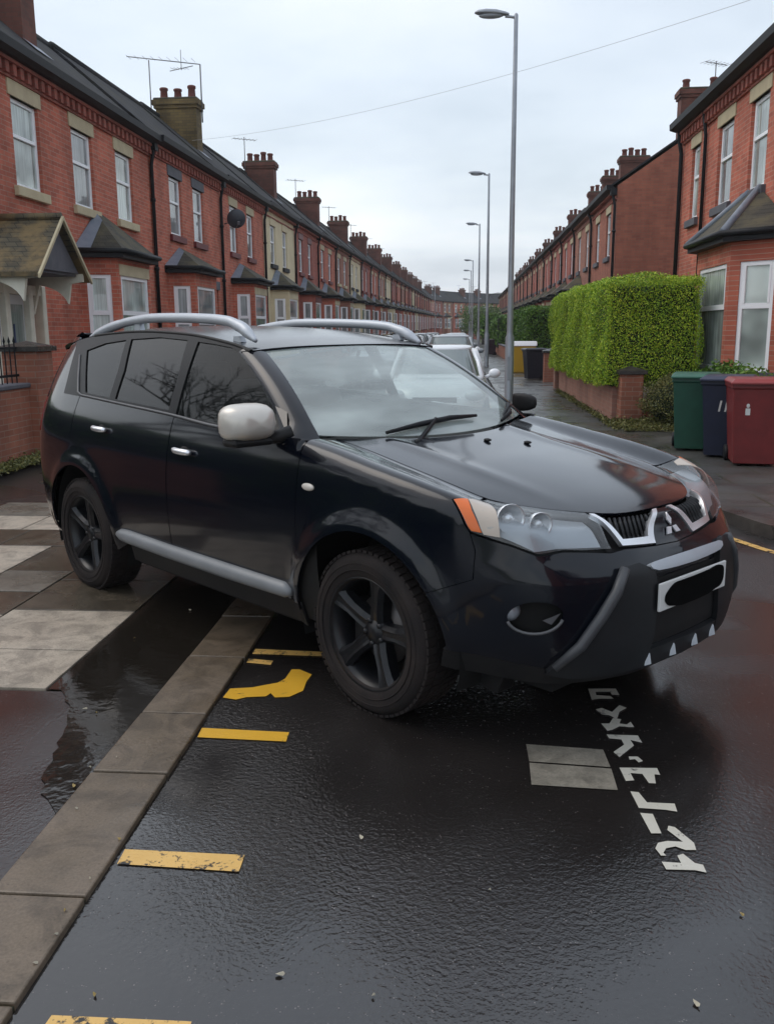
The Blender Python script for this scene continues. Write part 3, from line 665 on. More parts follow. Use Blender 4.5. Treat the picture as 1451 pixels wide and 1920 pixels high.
XL, XR = -6.95, 4.75
def put(h, side, y, label, group, cat='house'):
    W = h.get('W', 5.5)
    k = max(0, y-(17 if side < 0 else 32)); sx, sz = .0131*k, .0085*k     # the street bends and climbs slightly
    if side < 0: h.location = (XL+sx, y, sz); h.rotation_euler = (0, 0, -.0131 if k else 0)
    else: h.location = (XR+sx, y, sz); h.rotation_euler = (0, 0, PI-(.0131 if k else 0))     # y = its near... far end, local y runs towards the camera
    return tag(h, label, cat, group)
GL, GR = 'terraced houses along the left side of the street', 'terraced houses along the right side of the street'
hA = house('terraced_house', W=7.4, first=((1.5, .62), (3.7, .62), (5.8, .62)), door=None, bay=(3.15, 5.35), bayout=.65, baycant=.22, chim=3.7, chimm='chimbrick', pots=0, panes=('paneblind', 'pane'), baypeak=3.85)
hA['W'] = 7.4
put(hA, -1, 13.3, 'red brick terraced house with a tiled gable porch and cream stone lintels', GL)
# rest of the near left house: its neighbour reaching out of the frame
hB = house('terraced_house', trim='bluestone', sill='sillred', first=((1.6, .60), (3.45, .60)), bay=(.7, 2.85), chim=None, baypeak=3.6, baysplit=.5)
put(hB, -1, 20.7, 'red brick house with dark lintels and dark red sills, beyond the one with the porch', GL)
hC = house('terraced_house', trim='stone', sill='sillred', first=((1.5, .56), (3.6, .56)), bay=(1.1, 3.2), chim=1.35, chimm='yellow', aerial=1, pots=3, baypeak=3.6)
put(hC, -1, 26.2, 'red brick house with a buff chimney and aerials, just before the nearest cream house', GL)
hD = house('terraced_house', wallm='cream', trim='cream', sill='black', baywall='cream', first=((1.5, .56), (3.6, .56)), bay=(.9, 3.0), chim=None, dentil=False)
put(hD, -1, 31.7, 'cream painted terraced house with a bay window, nearest of the cream houses', GL)
hE = house('terraced_house', wallm='red2', trim='sillred', sill='sillred', first=((1.4, .56), (3.5, .56)), chim=.9, aerial=2, dentil=False); put(hE, -1, 37.2, 'dark red terraced house directly beyond the nearest cream painted house', GL)
hF = house('terraced_house', wallm='red', trim='stone', sill='sillred', chim=None, dentil=False); put(hF, -1, 42.7, 'red terraced house with stone lintels, second beyond the nearest cream house', GL)
hG = house('terraced_house', wallm='brown', trim='stone', sill='stone', chim=.7, dentil=False, chimm='chimbrick', aerial=2)
ORD = 'first second third fourth fifth sixth seventh eighth ninth tenth eleventh twelfth thirteenth fourteenth fifteenth sixteenth seventeenth eighteenth nineteenth twentieth twenty-first twenty-second twenty-third twenty-fourth twenty-fifth twenty-sixth twenty-seventh twenty-eighth twenty-ninth thirtieth'.split()
tree = {}
for c in bpy.data.objects:
    if c.parent: tree.setdefault(c.parent.name, []).append(c)
seqL = [hD, hE, hF, hG, hD, hE, hF, hG, hF, hE, hD, hG, hF, hE, hF, hG, hF, hE, hF]
names = {hD: 'cream painted', hE: 'dark red brick', hF: 'red brick', hG: 'brown brick'}
put(hG, -1, 48.2, 'brown brick terraced house, third beyond the nearest cream house on the left', GL)
y = 53.7
for i, s in enumerate(seqL):
    o = copy_tree(s, None, tree); put(o, -1, y, f'{names[s]} terraced house, {ORD[i+3]} beyond the nearest cream house on the left', GL); y += 5.5
# the row bends to the right at its far end
ang = 0; P = Vector((XL+.0131*(y-17), y, .0085*(y-17)))
for i in range(9):
    ang -= math.radians(6.5); o = copy_tree([hF, hE, hG][i % 3], None, tree); o.location = P; o.rotation_euler = (0, 0, ang)
    tag(o, f'small distant brick house where the left row bends right, {ORD[i]} of that bend', 'house', 'distant houses at the bend of the street')
    P = P+Vector((-math.sin(ang)*5.5, math.cos(ang)*5.5, 0))
# right side. near house, set out for its own windows (local y runs towards the camera from its far corner)
hR0 = house('terraced_house', W=10.6, trim='stone', sill='bluestone', depth=3.6, pitch=34, first=((1.12, .42), (3.22, .62), (5.10, .60)), door=None, bay=(3.55, 6.85), bayout=.62, baycant=.66, hipr=.06, baylint=False, chim=None, winz=(3.82, 5.24), panes=('paneblind', 'pane'), baypeak=3.80, pipe=False, baylow=2.60, cmarg=.17)
b = MB(); b.tube([(.12, .06, GUT-.1), (.12, .06, GUT-.3), (.06, .06, GUT-.6), (.06, .06, .15)], .045, 8); b.build('downpipe', M_['black'], hR0)
b = MB(); b.tube([(.12, 1.98, GUT-.1), (.05, 1.98, GUT-.6), (.05, 1.98, 2.5)], .035, 8); b.build('downpipe', M_['black'], hR0)
b = MB(); b.lathe([(.13, 6.3), (.12, 7.15), (.10, 7.2)], (-1.7, 1.0, 0), 2, 14); fl_ = b.build('flue', M_['lead'], hR0); b = MB(); b.lathe([(.001, 7.2), (.17, 7.2), (.19, 7.3), (.17, 7.42), (.10, 7.5), (.001, 7.52)], (-1.7, 1.0, 0), 2, 14); b.build('cowl', M_['black'], fl_)
put(hR0, 1, 20.85, 'bright red brick house with a mossy roofed bay window behind the wheelie bins', GR)
hR1 = house('terraced_house', wallm='orange', trim='stone', sill='bluestone', depth=3.6, pitch=34, first=((1.4, .58), (3.9, .60)), door=4.6, bay=None, chim=3.0, chimm='chimbrick', pots=2, aerial=2, dentil=False, backdepth=3.6)
hR2 = house('terraced_house', wallm='brown', trim='stone', sill='bluestone', depth=3.6, pitch=34, first=((1.4, .56), (3.9, .56)), door=4.6, bay=(.9, 3.0), chim=None, dentil=False, backdepth=3.6)
hR3 = house('terraced_house', wallm='red2', trim='stone', sill='bluestone', depth=3.6, pitch=34, first=((1.4, .56), (3.9, .56)), door=4.6, bay=(.9, 3.0), chim=2.2, chimm='chimbrick', pots=4, dentil=False, backdepth=3.6)
tree = {}
for c in bpy.data.objects:
    if c.parent: tree.setdefault(c.parent.name, []).append(c)
seqR = [hR1, hR2, hR3, hR3, hR3, hR2, hR3, hR2, hR3, hR2, hR3, hR2, hR3, hR2, hR3, hR2, hR3, hR2, hR3, hR2, hR3, hR2]
nm = {hR1: 'brown brick', hR2: 'brown brick', hR3: 'dark red brick'}
y = 29.0+5.5; used = set()
for i, s in enumerate(seqR):
    o = s if s not in used else copy_tree(s, None, tree); used.add(s)
    lab = 'brown brick end house whose plain gable wall rises behind the big hedge' if i == 0 else f'{nm[s]} terraced house on the right, {ORD[i-1]} beyond the one with the plain gable'
    put(o, 1, y, lab, GR); y += 5.5
# ------------------------------------------------------------------ porch, dish, walls, railings, hedges
b_ = MB()      # tiled gable porch on the first house (local frame of hA: x out of the wall, y along the street)
py0, py1, pxo = -.48, 1.16, .98; pm = (py0+py1)/2; pz0, pz1 = 2.55, 3.30
for s, yo in ((-1, py0), (1, py1)):
    yo2 = yo+s*.08; zo = pz0-.08
    b_.add([(0, pm, pz1), (pxo, pm, pz1), (pxo, yo2, zo), (0, yo2, zo), (0, pm, pz1-.07), (pxo, pm, pz1-.07), (pxo, yo2, zo-.07), (0, yo2, zo-.07)], [(0,1,2,3),(4,7,6,5),(0,4,5,1),(1,5,6,2),(2,6,7,3),(3,7,4,0)])
b_.tube([(0, pm, pz1+.02), (pxo, pm, pz1+.02)], .06, 8)
porch = b_.build('porch', M_['porchtile'], hA)
b_ = MB()
for s, yo in ((-1, py0), (1, py1)):       # barge boards
    yo2 = yo+s*.11; zo = pz0-.11
    b_.add([(pxo, pm, pz1+.03), (pxo+.035, pm, pz1+.03), (pxo+.035, yo2, zo), (pxo, yo2, zo), (pxo, pm, pz1-.03), (pxo+.035, pm, pz1-.03), (pxo+.035, yo2, zo-.06), (pxo, yo2, zo-.06)], [(0,1,2,3),(4,7,6,5),(0,4,5,1),(1,5,6,2),(2,6,7,3),(3,7,4,0)])
b_.build('barge_board', M_['stone'], porch)
b_ = MB(); b_.prism([(py0+.1, pz0-.02), (py1-.1, pz0-.02), (pm, pz1-.12)], 0, pxo-.14, pxo-.10); b_.box(.0, pxo-.14, py0+.12, py1-.12, pz0-.06, pz0-.02); b_.build('gable_panel', M_['bluestone'], porch)
for yy in (py0+.06, py1-.06):             # carved brackets
    b_ = MB(); pts = [(0, pz0-.02), (pxo-.05, pz0-.02), (pxo-.05, pz0-.14), (pxo-.25, pz0-.17)]+[(.10+.58*math.cos(a)*1, pz0-.56+.38*math.sin(a)) for a in [PI/2*k/8 for k in range(1, 8)]]+[(.08, pz0-.64), (0, pz0-.64)]
    b_.prism(pts, 1, yy-.03, yy+.03); b_.build('bracket', M_['creampaint'], porch)
# porch doorway: cream posts, panelled screen and door with a long handle
b_ = MB()
for yy in (-.28, .10, .86, 1.32): b_.box(.0, .16, yy-.07, yy+.07, .1, 2.36)
b_.box(0, .14, -.3, 1.35, 2.2, 2.36); b_.build('door_frame', M_['creampaint'], hA, bevel=.01, seg=1)
dr = MB(); dr.box(.01, .06, .17, .79, .12, 2.2); door_o = dr.build('door', M_['doorcol'][0], hA, bevel=.006, seg=1)
MB().box(.061, .07, .24, .72, .95, 2.05).build('pane', M_['paneblind'], door_o); MB().tube([(.12, .30, 1.05), (.12, .30, 1.75)], .016, 6).build('handle', M_['doorcol'][3], door_o)
b_ = MB(); b_.box(.01, .05, -.21, .03, .12, 2.2); d2 = b_.build('side_light', M_['white'], hA); MB().box(.051, .06, -.17, -.01, .6, 2.1).build('pane', M_['panedark'], d2)
# satellite dish on the third house
b_ = MB(); b_.lathe([(.001, -.06), (.12, -.045), (.24, -.01), (.33, .05), (.34, .06), (.33, .055), (.24, .0), (.12, -.035), (.001, -.05)], (0, 0, 0), 1, 20); dsh = b_.build('satellite_dish', M_['dish'], hC)
dsh.scale = (.8, .8, .8); dsh.location = (.40, .35, 4.72); dsh.rotation_euler = (math.radians(20), 0, math.radians(25))
b_ = MB(); b_.tube([(0, .04, -.0), (-.1, .2, -.15), (-.38, .3, -.25)], .02, 6); b_.tube([(0, 0, -.3), (0, -.35, -.05)], .012, 5); b_.box(-.04, .04, -.42, -.33, -.1, 0); b_.build('dish_arm', M_['aerial'], dsh)


def pier(x, y, w_, h, label, m='wallbrick', capm='kerbdark'):
    r = empty('brick_pier', (x, y, 0)); tag(r, label, 'pier'); MB().box(-w_/2, w_/2, -w_/2, w_/2, 0, h).build('shaft', M_[m], r, bevel=.01, seg=1)
    b = MB(); q = w_/2+.045; b.box(-q, q, -q, q, h, h+.06); b.add([(-q, -q, h+.06), (q, -q, h+.06), (q, q, h+.06), (-q, q, h+.06), (0, 0, h+.13)], [(0,1,4),(1,2,4),(2,3,4),(3,0,4)]); b.build('cap', M_[capm], r); return r
pier(-5.56, 11.35, .46, 1.38, 'red brick gate pier with a flat dark cap, in front of the porch')
def low_wall(x0, x1, y0, y1, h, label, m='wallbrick', cope='bluestone'):
    r = empty('garden_wall', ((x0+x1)/2, (y0+y1)/2, 0)); tag(r, label, 'wall'); a, c = (x1-x0)/2, (y1-y0)/2
    MB().box(-a, a, -c, c, 0, h).build('brickwork', M_[m], r); MB().box(-a-.03, a+.03, -c, c, h, h+.06).build('coping', M_[cope], r, bevel=.012, seg=1); return r
low_wall(-5.69, -5.46, 5.0, 11.12, .93, 'low red brick garden wall below black railings at the left edge')
rl = empty('railings', (-5.575, 8, .99)); tag(rl, 'black wrought iron railings with spear tops on the low left wall', 'railings')
b_ = MB()
for z in (.08, .42): b_.box(-.012, .012, -3.0, 3.1, z, z+.03)
b_.build('rail', M_['black'], rl)
b_ = MB()
for i in range(49):
    y = -2.95+i*.125; b_.tube([(0, y, 0), (0, y, .50)], .009, 6, cap=False); b_.lathe([(.001, .58), (.018, .52), (.009, .49)], (0, y, 0), 2, 6)
b_.build('bar', M_['black'], rl); rl.children
low_wall(-5.69, -5.46, 13.4, 20.6, .8, 'low red brick garden wall behind the dark car, beyond the porch')
for i in range(10): low_wall(-5.69, -5.46, 21.6+i*5.5, 26.0+i*5.5, .8, f'low brick front wall of the left gardens, {ORD[i]} beyond the porch house')
tag(sheet('grass', [(-5.46, 5), (-5.46, 12), (-5.05, 12), (-5.2, 10.3), (-5.15, 9), (-5.3, 7.4), (-5.25, 5)], .075, M_['soil']), kind='stuff')

# leaf cover: thousands of small quads over a box / ellipsoid surface
def leaves(name, pts, nrm, size, m, parent, tilt=.7):
    n = len(pts); a = RNG.normal(size=(n, 3)); nn = nrm+tilt*RNG.normal(size=(n, 3)); nn /= np.linalg.norm(nn, axis=1)[:, None]
    t = np.cross(nn, a); t /= np.linalg.norm(t, axis=1)[:, None]; bt = np.cross(nn, t); s = size*RNG.uniform(.6, 1.35, size=(n, 1))
    V = np.empty((n, 4, 3)); V[:, 0] = pts-t*s; V[:, 1] = pts-bt*s*.5; V[:, 2] = pts+t*s; V[:, 3] = pts+bt*s*.5
    me = bpy.data.meshes.new(name); me.vertices.add(4*n); me.vertices.foreach_set('co', V.reshape(-1)); me.loops.add(4*n); me.loops.foreach_set('vertex_index', np.arange(4*n)); me.polygons.add(n)
    me.polygons.foreach_set('loop_start', np.arange(0, 4*n, 4)); me.polygons.foreach_set('loop_total', np.full(n, 4)); me.update(); me.materials.append(m)
    o = bpy.data.objects.new(name, me); COL.objects.link(o); o.parent = parent; return o
def lump(x, y, z): return .05*math.sin(x*3.1+y*2.3)+.04*math.sin(y*4.7+z*3.9)+.03*math.sin(x*7+z*6.1+y)
def box_hedge(x0, x1, y0, y1, z0, z1, label, m='leaf', m2=None, dens=1500, size=.028, rnd=.22):
    r = empty('hedge', ((x0+x1)/2, (y0+y1)/2, 0)); tag(r, label, 'hedge'); cx, cy, cz = (x0+x1)/2, (y0+y1)/2, (z0+z1)/2; hx, hy, hz = (x1-x0)/2, (y1-y0)/2, (z1-z0)/2
    P = []; Nn = []
    A = [(hy*hz*4, 0, -1), (hy*hz*4, 0, 1), (hx*hz*4, 1, -1), (hx*hz*4, 1, 1), (hx*hy*4, 2, 1)]
    for ar, ax, sg in A:
        k = int(ar*dens*(1 if not (ax in (0, 1) and sg > 0) else .35))
        q = RNG.uniform(-1, 1, (k, 3)); q[:, ax] = sg; nn = np.zeros((k, 3)); nn[:, ax] = sg; P.append(q*[hx, hy, hz]); Nn.append(nn)
    P = np.concatenate(P); Nn = np.concatenate(Nn); H_ = np.array([hx, hy, hz]); rr = min(rnd, hx*.9, hz*.9)
    inner = np.clip(P, -(H_-rr), H_-rr); d = P-inner; L = np.linalg.norm(d, axis=1); ok = L > 1e-6; n2 = np.where(ok[:, None], d/np.maximum(L, 1e-6)[:, None], Nn); P = np.where(ok[:, None], inner+n2*rr, P)
    g = np.array([lump(*(p+[cx, cy, cz])) for p in P]); depth = RNG.uniform(-.09, .035, len(P))
    P = P+n2*(g*.8+depth)[:, None]; keep = P[:, 2]+cz > z0-.08; P = P[keep]; n2 = n2[keep]
    leaves('foliage', P+[0, 0, cz], n2, size, M_[m], r)
    c = MB(); i = .11; c.box(-hx+i, hx-i, -hy+i, hy-i, z0+.03, z1-i); c.build('branches', M_['hedgecore'], r, bevel=.12)  # solid core, coloured dark to deepen the shade in the leaf gaps
    # stray shoots along the top
    if size < .04:
        k = int(hx*hy*4*22); s = RNG.uniform(-1, 1, (k, 2)); Q = []
        for a, c_ in s:
            h = RNG.uniform(.03, .12); bx, by = a*hx*.95, c_*hy*.98
            for j in range(5): Q.append((bx+RNG.normal()*.01, by+RNG.normal()*.01, z1-.03+h*j/4+.02))
        Q = np.array(Q); leaves('shoots', Q, np.tile([0, 0, 1.], (len(Q), 1)), .02, M_[m], r, 1.5)
    return r
box_hedge(2.36, 4.0, 15.35, 24.3, .62, 2.42, 'large tall bright green privet hedge over the low brick wall', dens=5200, size=.015, rnd=.12)
box_hedge(2.42, 3.9, 34.6, 46, .5, 2.45, 'second dark green clipped hedge behind the black bin', m='leafdark', dens=900, size=.04)
box_hedge(2.2, 3.6, 57, 66, .5, 2.5, 'third rounded hedge seen just left of the nearest lamp post', m='leafdark', dens=350, size=.07, rnd=.6)
# hedge wall and its piers
r = low_wall(2.58, 2.80, 15.55, 23.9, .70, 'low brown brick wall under the large bright hedge', m='pinkbrick', cope='pinkbrick')
pier(2.83, 15.32, .36, .88, 'brick pier with a stone cap at the near corner of the large hedge', m='wallbrick')
pier(2.66, 24.15, .36, .95, 'brick gate pier at the far end of the large hedge', m='pinkbrick')
pier(2.66, 27.2, .36, .95, 'brick pier just beside the black wheelie bin', m='wallbrick')
low_wall(2.55, 2.75, 29.6, 34.4, .85, 'low orange brick wall between the lamp post and black bin', m='wallbrick')
low_wall(2.5, 2.7, 35, 47, .75, 'low brick wall below the second dark hedge')
low_wall(2.4, 2.6, 48, 70, .75, 'long low brick wall down the right pavement, past the second hedge')
def ell_leaves(name, c, r, n, size, m, parent, shell=.55):
    d = RNG.normal(size=(n, 3)); d /= np.linalg.norm(d, axis=1)[:, None]; k = RNG.uniform(shell, 1.03, (n, 1))**.6
    g = 1+.10*np.sin(d[:, :1]*7+d[:, 1:2]*5)+.08*np.sin(d[:, 2:]*9+d[:, :1]*4)
    return leaves(name, np.array(c)+d*np.array(r)*k*g, d, size, m, parent, 1.0)
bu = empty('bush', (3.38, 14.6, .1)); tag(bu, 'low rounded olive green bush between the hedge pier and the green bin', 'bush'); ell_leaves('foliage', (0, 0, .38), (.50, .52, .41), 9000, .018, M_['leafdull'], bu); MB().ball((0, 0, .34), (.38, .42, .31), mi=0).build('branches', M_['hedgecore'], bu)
ivy = empty('hedge', (4.3, 14.6, 0)); tag(ivy, 'low dark green shrub hedge under the right bay window, above the bins', 'hedge'); ell_leaves('foliage', (-.25, -.6, .72), (.45, 1.5, .38), 6000, .035, M_['leafdark'], ivy, .2)

P = np.array([(x+RNG.normal()*.03, y+RNG.normal()*.03, .115+abs(RNG.normal())*.03) for x, y in TUFT for _ in range(14)])
gr = leaves('grass', P, np.tile([.6, -.6, .2], (len(P), 1)), .02, M_['leafdull'], None, 1.2); tag(gr, kind='stuff')
P = np.array([(-5.2+RNG.normal()*.09, 5.5+RNG.random()*5.8, .075+abs(RNG.normal())*.03) for _ in range(7000)])
gr = leaves('grass', P, np.tile([.6, -.6, .2], (len(P), 1)), .018, M_['leafdull'], None, 1.2); tag(gr, kind='stuff')
# ------------------------------------------------------------------ wheelie bins
def binmat(name, c): 
    m = noisy(name, c, (c[0]*1.35, c[1]*1.35, c[2]*1.35), 7, .42, .08, 200); return m
def wheelie(c, label, loc, rz, mark=None, cat='wheelie bin', small=False):
    m = binmat('bin_plastic', c); m2 = binmat('bin_lid_plastic', tuple(min(1, v*1.5+.01) for v in c)) ; r = empty('wheelie_bin', loc, rz); r.scale = (.97, .97, .92); tag(r, label, cat, 'wheelie bins')
    b = MB(); B = [(-.23, -.27), (.23, -.27), (.23, .23), (-.23, .23)]; T_ = [(-.285, -.34), (.285, -.34), (.285, .33), (-.285, .33)]
    def ring(P, z): return [(x, y, z) for x, y in P]
    M1 = [(a[0]*.5+c_[0]*.5, a[1]*.5+c_[1]*.5) for a, c_ in zip(B, T_)]
    v = ring(B, .03)+ring(M1, .5)+ring(T_, .93)+ring([(x*1.06, y*1.05) for x, y in T_], .935)+ring([(x*1.06, y*1.05) for x, y in T_], .985); f = [(3, 2, 1, 0)]
    for k in range(4): f += [(k*4+i, k*4+(i+1) % 4, k*4+4+(i+1) % 4, k*4+4+i) for i in range(4)]
    b.add(v, f); b.box(-.20, .20, .23, .29, .10, .30); b.build('body', m, r, bevel=.03, seg=3)
    b = MB(); L = [(-.315, -.40), (.315, -.40), (.315, .37), (-.315, .37)]
    b.add(ring(L, .985)+ring(L, 1.01)+[(x*.86, y*.82, 1.045) for x, y in L], [(3, 2, 1, 0)]+[(i, (i+1) % 4, 4+(i+1) % 4, 4+i) for i in range(4)]+[(4+i, 4+(i+1) % 4, 8+(i+1) % 4, 8+i) for i in range(4)]+[(8, 9, 10, 11)])
    b.tube([(-.26, .42, .975), (.26, .42, .975)], .018, 8)
    for s in (-.26, .26): b.tube([(s, .33, .96), (s, .42, .975)], .018, 6)
    b.build('lid', m2, r, bevel=.012, seg=2)
    for s in (-1, 1): MB().lathe([(.001, -.025), (.09, -.025), (.10, -.012), (.10, .012), (.09, .025), (.001, .025)], (s*.25, .24, .10), 0, 18).build('wheel', M_['black'], r)
    if mark: mark(r)
    return r
wm = mat('bin_sticker', (.65, .65, .62), .5)
def markN(r):       # white marks on the faces of the bins
    b = MB(); y = -.337
    for x in (-.09, -.02): b.add([(x, y+.006, .60), (x+.022, y+.006, .60), (x+.045, y-.004, .74), (x+.023, y-.004, .74)], [(0, 1, 2, 3)])
    b.build('marking', wm, r)
def markR(r):
    b = MB(); b.box(-.14, -.09, -.325, -.315, .62, .70); b.ball((-.115, -.322, .735), (.02, .006, .03)); b.build('marking', wm, r)
wheelie((.012, .065, .04), 'dark green wheelie bin, leftmost of the three near bins', (2.98, 11.68, .1), math.radians(-14))
wheelie((.010, .014, .034), 'dark blue wheelie bin between the green and the red one', (3.20, 11.05, .1), math.radians(-20), markN)
wheelie((.15, .018, .018), 'dark red wheelie bin, nearest of the three bins', (3.30, 10.40, .1), math.radians(-9), markR)
wheelie((.010, .011, .018), 'black wheelie bin in front of the second dark hedge', (2.33, 28.6, .1), math.radians(-80))
wheelie((.03, .012, .022), 'dark purple wheelie bin far down the right pavement', (1.95, 58, .1), math.radians(-80))
gb_ = empty('grit_bin', (2.32, 33.3, .1)); tag(gb_, 'yellow grit bin with a white lid behind the nearest lamp post', 'grit bin')
MB().prism([(-.3, 0), (.3, 0), (.36, .95), (-.36, .95)], 0, -.4, .4).build('body', mat('grit_bin_yellow', (.55, .33, .02), .5), gb_, bevel=.04); MB().prism([(-.4, .95), (.4, .95), (.3, 1.12), (-.3, 1.12)], 0, -.44, .44).build('lid', M_['white'], gb_, bevel=.03)

# ------------------------------------------------------------------ street lamps
def lamp():
    r = empty('street_lamp'); H = 7.72
    b = MB(); b.lathe([(.11, 0), (.11, .05), (.095, .08), (.095, 1.35), (.07, 1.42), (.066, 1.5), (.05, 5), (.042, H), (.02, H+.03), (.001, H+.04)], (0, 0, 0), 2, 16); b.build('pole', M_['metalgrey'], r)
    b = MB(); b.box(-.045, .045, -.100, -.093, .45, .95); b.build('door', M_['metalgrey'], r)
    b = MB(); b.tube([(0, 0, H-.05), (-.12, 0, H-.03), (-.22, 0, H-.02)], .028, 8); b.build('bracket_arm', M_['metalgrey'], r)
    b = MB(); prof = [(-.14, .035, .03), (-.22, .07, .055), (-.40, .125, .085), (-.60, .13, .085), (-.76, .10, .06), (-.83, .04, .02)]
    n = 14; v = []; f = []
    for x, hw, hh in prof:
        for k in range(n):
            a = 2*PI*k/n; zz = math.sin(a); v.append((x, hw*math.cos(a), H+.01+(hh*zz if zz > 0 else hh*.35*zz)+(-x-.14)*.07))
    for i in range(len(prof)-1):
        for k in range(n): f.append((i*n+k, i*n+(k+1) % n, (i+1)*n+(k+1) % n, (i+1)*n+k))
    f += [tuple(range(n)), tuple(range((len(prof)-1)*n, len(prof)*n))]; b.add(v, f, 0, True); ln = b.build('lantern', M_['metalgrey'], r)
    b = MB(); b.ball((-.50, 0, H+.0), (.25, .095, .055)); b.build('lens', mat('lamp_lens', (.35, .38, .42), .15), ln)
    return r
lp = lamp(); lpos = [(1.07, 19.8), (1.12, 38.5), (1.12, 56), (1.12, 69), (1.12, 84), (1.12, 98), (1.12, 114)]
tree = {}
for c in bpy.data.objects:
    if c.parent: tree.setdefault(c.parent.name, []).append(c)
for i, (x, y) in enumerate(lpos):
    o = lp if i == 0 else copy_tree(lp, None, tree); o.location = (x, y, .1)
    if i == 3: o.location = (-3.6, 132, .06)
    tag(o, ['tall grey steel street lamp standing nearest, right behind the dark car', 'second street lamp along the right kerb', 'third street lamp along the right kerb', 'faint street lamp far off on the left kerb', 'fourth street lamp along the right kerb', 'fifth street lamp along the right kerb', 'sixth street lamp along the right kerb'][i], 'street lamp', 'street lamps along the kerb')
# overhead cable across the street
b = MB(); A = Vector((-7.75, 27, 7.05)); B = Vector((5.0, 12.2, 5.95)); pts = []
for i in range(41):
    q = i/40; p = A.lerp(B, q); p.z -= .35*4*q*(1-q); pts.append(p)
b.tube(pts, .0035, 5); tag(b.build('overhead_cable', M_['cable']), 'thin grey cable sagging across the sky from left chimney to right house', 'cable')

# ------------------------------------------------------------------ trees
def blob_tree(x, y, h, rx, label, m='leaffar', n=3500, size=.12):
    r = empty('tree', (x, y, 0)); tag(r, label, 'tree', 'green trees beyond the hedges')
    b = MB(); b.tube([(0, 0, 0), (.05, 0, h*.3), (-.05, .1, h*.6)], [.16, .12, .06], 8); 
    for k in range(5): a = k*1.3; b.tube([(0, 0, h*(.25+.06*k)), (rx*.5*math.cos(a), rx*.5*math.sin(a), h*(.5+.06*k))], [.06, .02], 5)
    b.build('trunk', M_['bark'], r); P = []; D = []
    for k in range(16):
        c = np.array([random.uniform(-.6, .6)*rx, random.uniform(-.8, .8)*rx, h*random.uniform(.28, .82)]); rr = rx*random.uniform(.3, .5)
        d = RNG.normal(size=(n//16, 3)); d /= np.linalg.norm(d, axis=1)[:, None]; P.append(c+d*rr*RNG.uniform(.5, 1.05, (len(d), 1))*[1, 1, .9]); D.append(d)
    leaves('crown', np.concatenate(P), np.concatenate(D), size, M_[m], r, .9); return r
for i, (x, y, h, rx, l) in enumerate([(2.9, 78, 3.6, 1.5, 'dark bushy tree directly beyond the third hedge'), (2.8, 92, 4.9, 1.9, 'tallest rounded green tree beyond the right hedges'), (2.6, 104, 4.6, 1.9, 'green tree behind the second and third lamp posts'), (2.4, 118, 5.2, 2.1, 'farther green tree just right of the vanishing street'), (1.9, 140, 6, 2.6, 'farthest soft green tree at the end of the street')]):
    blob_tree(x, y, h, rx, l, m=['leafdark', 'leaffar', 'leaffar'][i % 3])
# bare trees and a brick house across the side road behind the viewer (they are what the car mirrors)
def bare_tree(x, y, h, label, seed):
    rnd = random.Random(seed); r = empty('bare_tree', (x, y, 0)); tag(r, label, 'tree', 'bare trees mirrored in the car windows'); b = MB()
    def grow(p, d, L, rad, lev):
        q = p+d*L*.5+Vector((rnd.uniform(-.1, .1), rnd.uniform(-.1, .1), 0))*L; e_ = p+d*L
        b.tube([p, q*.5+(p+e_)*.25, e_], [rad, rad*.82, rad*.6], 5, cap=False)
        if lev == 0: return
        for k in range(3 if lev > 1 else 3):
            a = Vector((rnd.gauss(0, 1), rnd.gauss(0, 1), rnd.gauss(.15, .6))).normalized(); nd = (d*.9+a*.75).normalized(); grow(e_ if k else p.lerp(e_, .7), nd, L*rnd.uniform(.62, .8), rad*.58, lev-1)
    grow(Vector((0, 0, 0)), Vector((0, 0, 1)), h*.30, h*.028, 6); b.build('branches', M_['bark'], r); return r
# the side road on the right: terraces out of the frame that the car front mirrors
tree = {}
for c in bpy.data.objects:
    if c.parent: tree.setdefault(c.parent.name, []).append(c)
for i in range(7):
    o = copy_tree([hF, hE, hG][i % 3], None, tree); o.location = (11.5+i*5.5, 9.6, 0); o.rotation_euler = (0, 0, -PI/2); tag(o, f'brick terraced house round the right corner, {ORD[i]} out of frame', 'house', 'terraced houses in the side road')
for i in range(6):
    o = copy_tree([hE, hF, hG][i % 3], None, tree); o.location = (12.5+i*5.5, -4, 0); o.rotation_euler = (0, 0, PI/2); tag(o, f'brick terraced house behind the viewer on the right, {ORD[i]} out of frame', 'house', 'terraced houses in the side road')
for i, (x, y, h_, l) in enumerate([(-12.5, 2.0, 8.5, 'bare winter tree beyond the left edge, mirrored in the dark side windows'), (-10.5, 5.6, 7.0, 'smaller bare tree beside the mirrored winter tree, beyond the left edge'), (-13.5, 8.8, 9.0, 'tall bare tree behind the left garden wall, beyond the left edge')]): bare_tree(x, y, h_, l, 3+2*i)
box_hedge(-9.4, -8.2, -2.5, 11.5, 0, 2.1, 'unseen dark hedge added beyond the left edge to darken the car side', m='leafdark', dens=260, size=.07)  # added out of view so the car's flank mirrors something dark
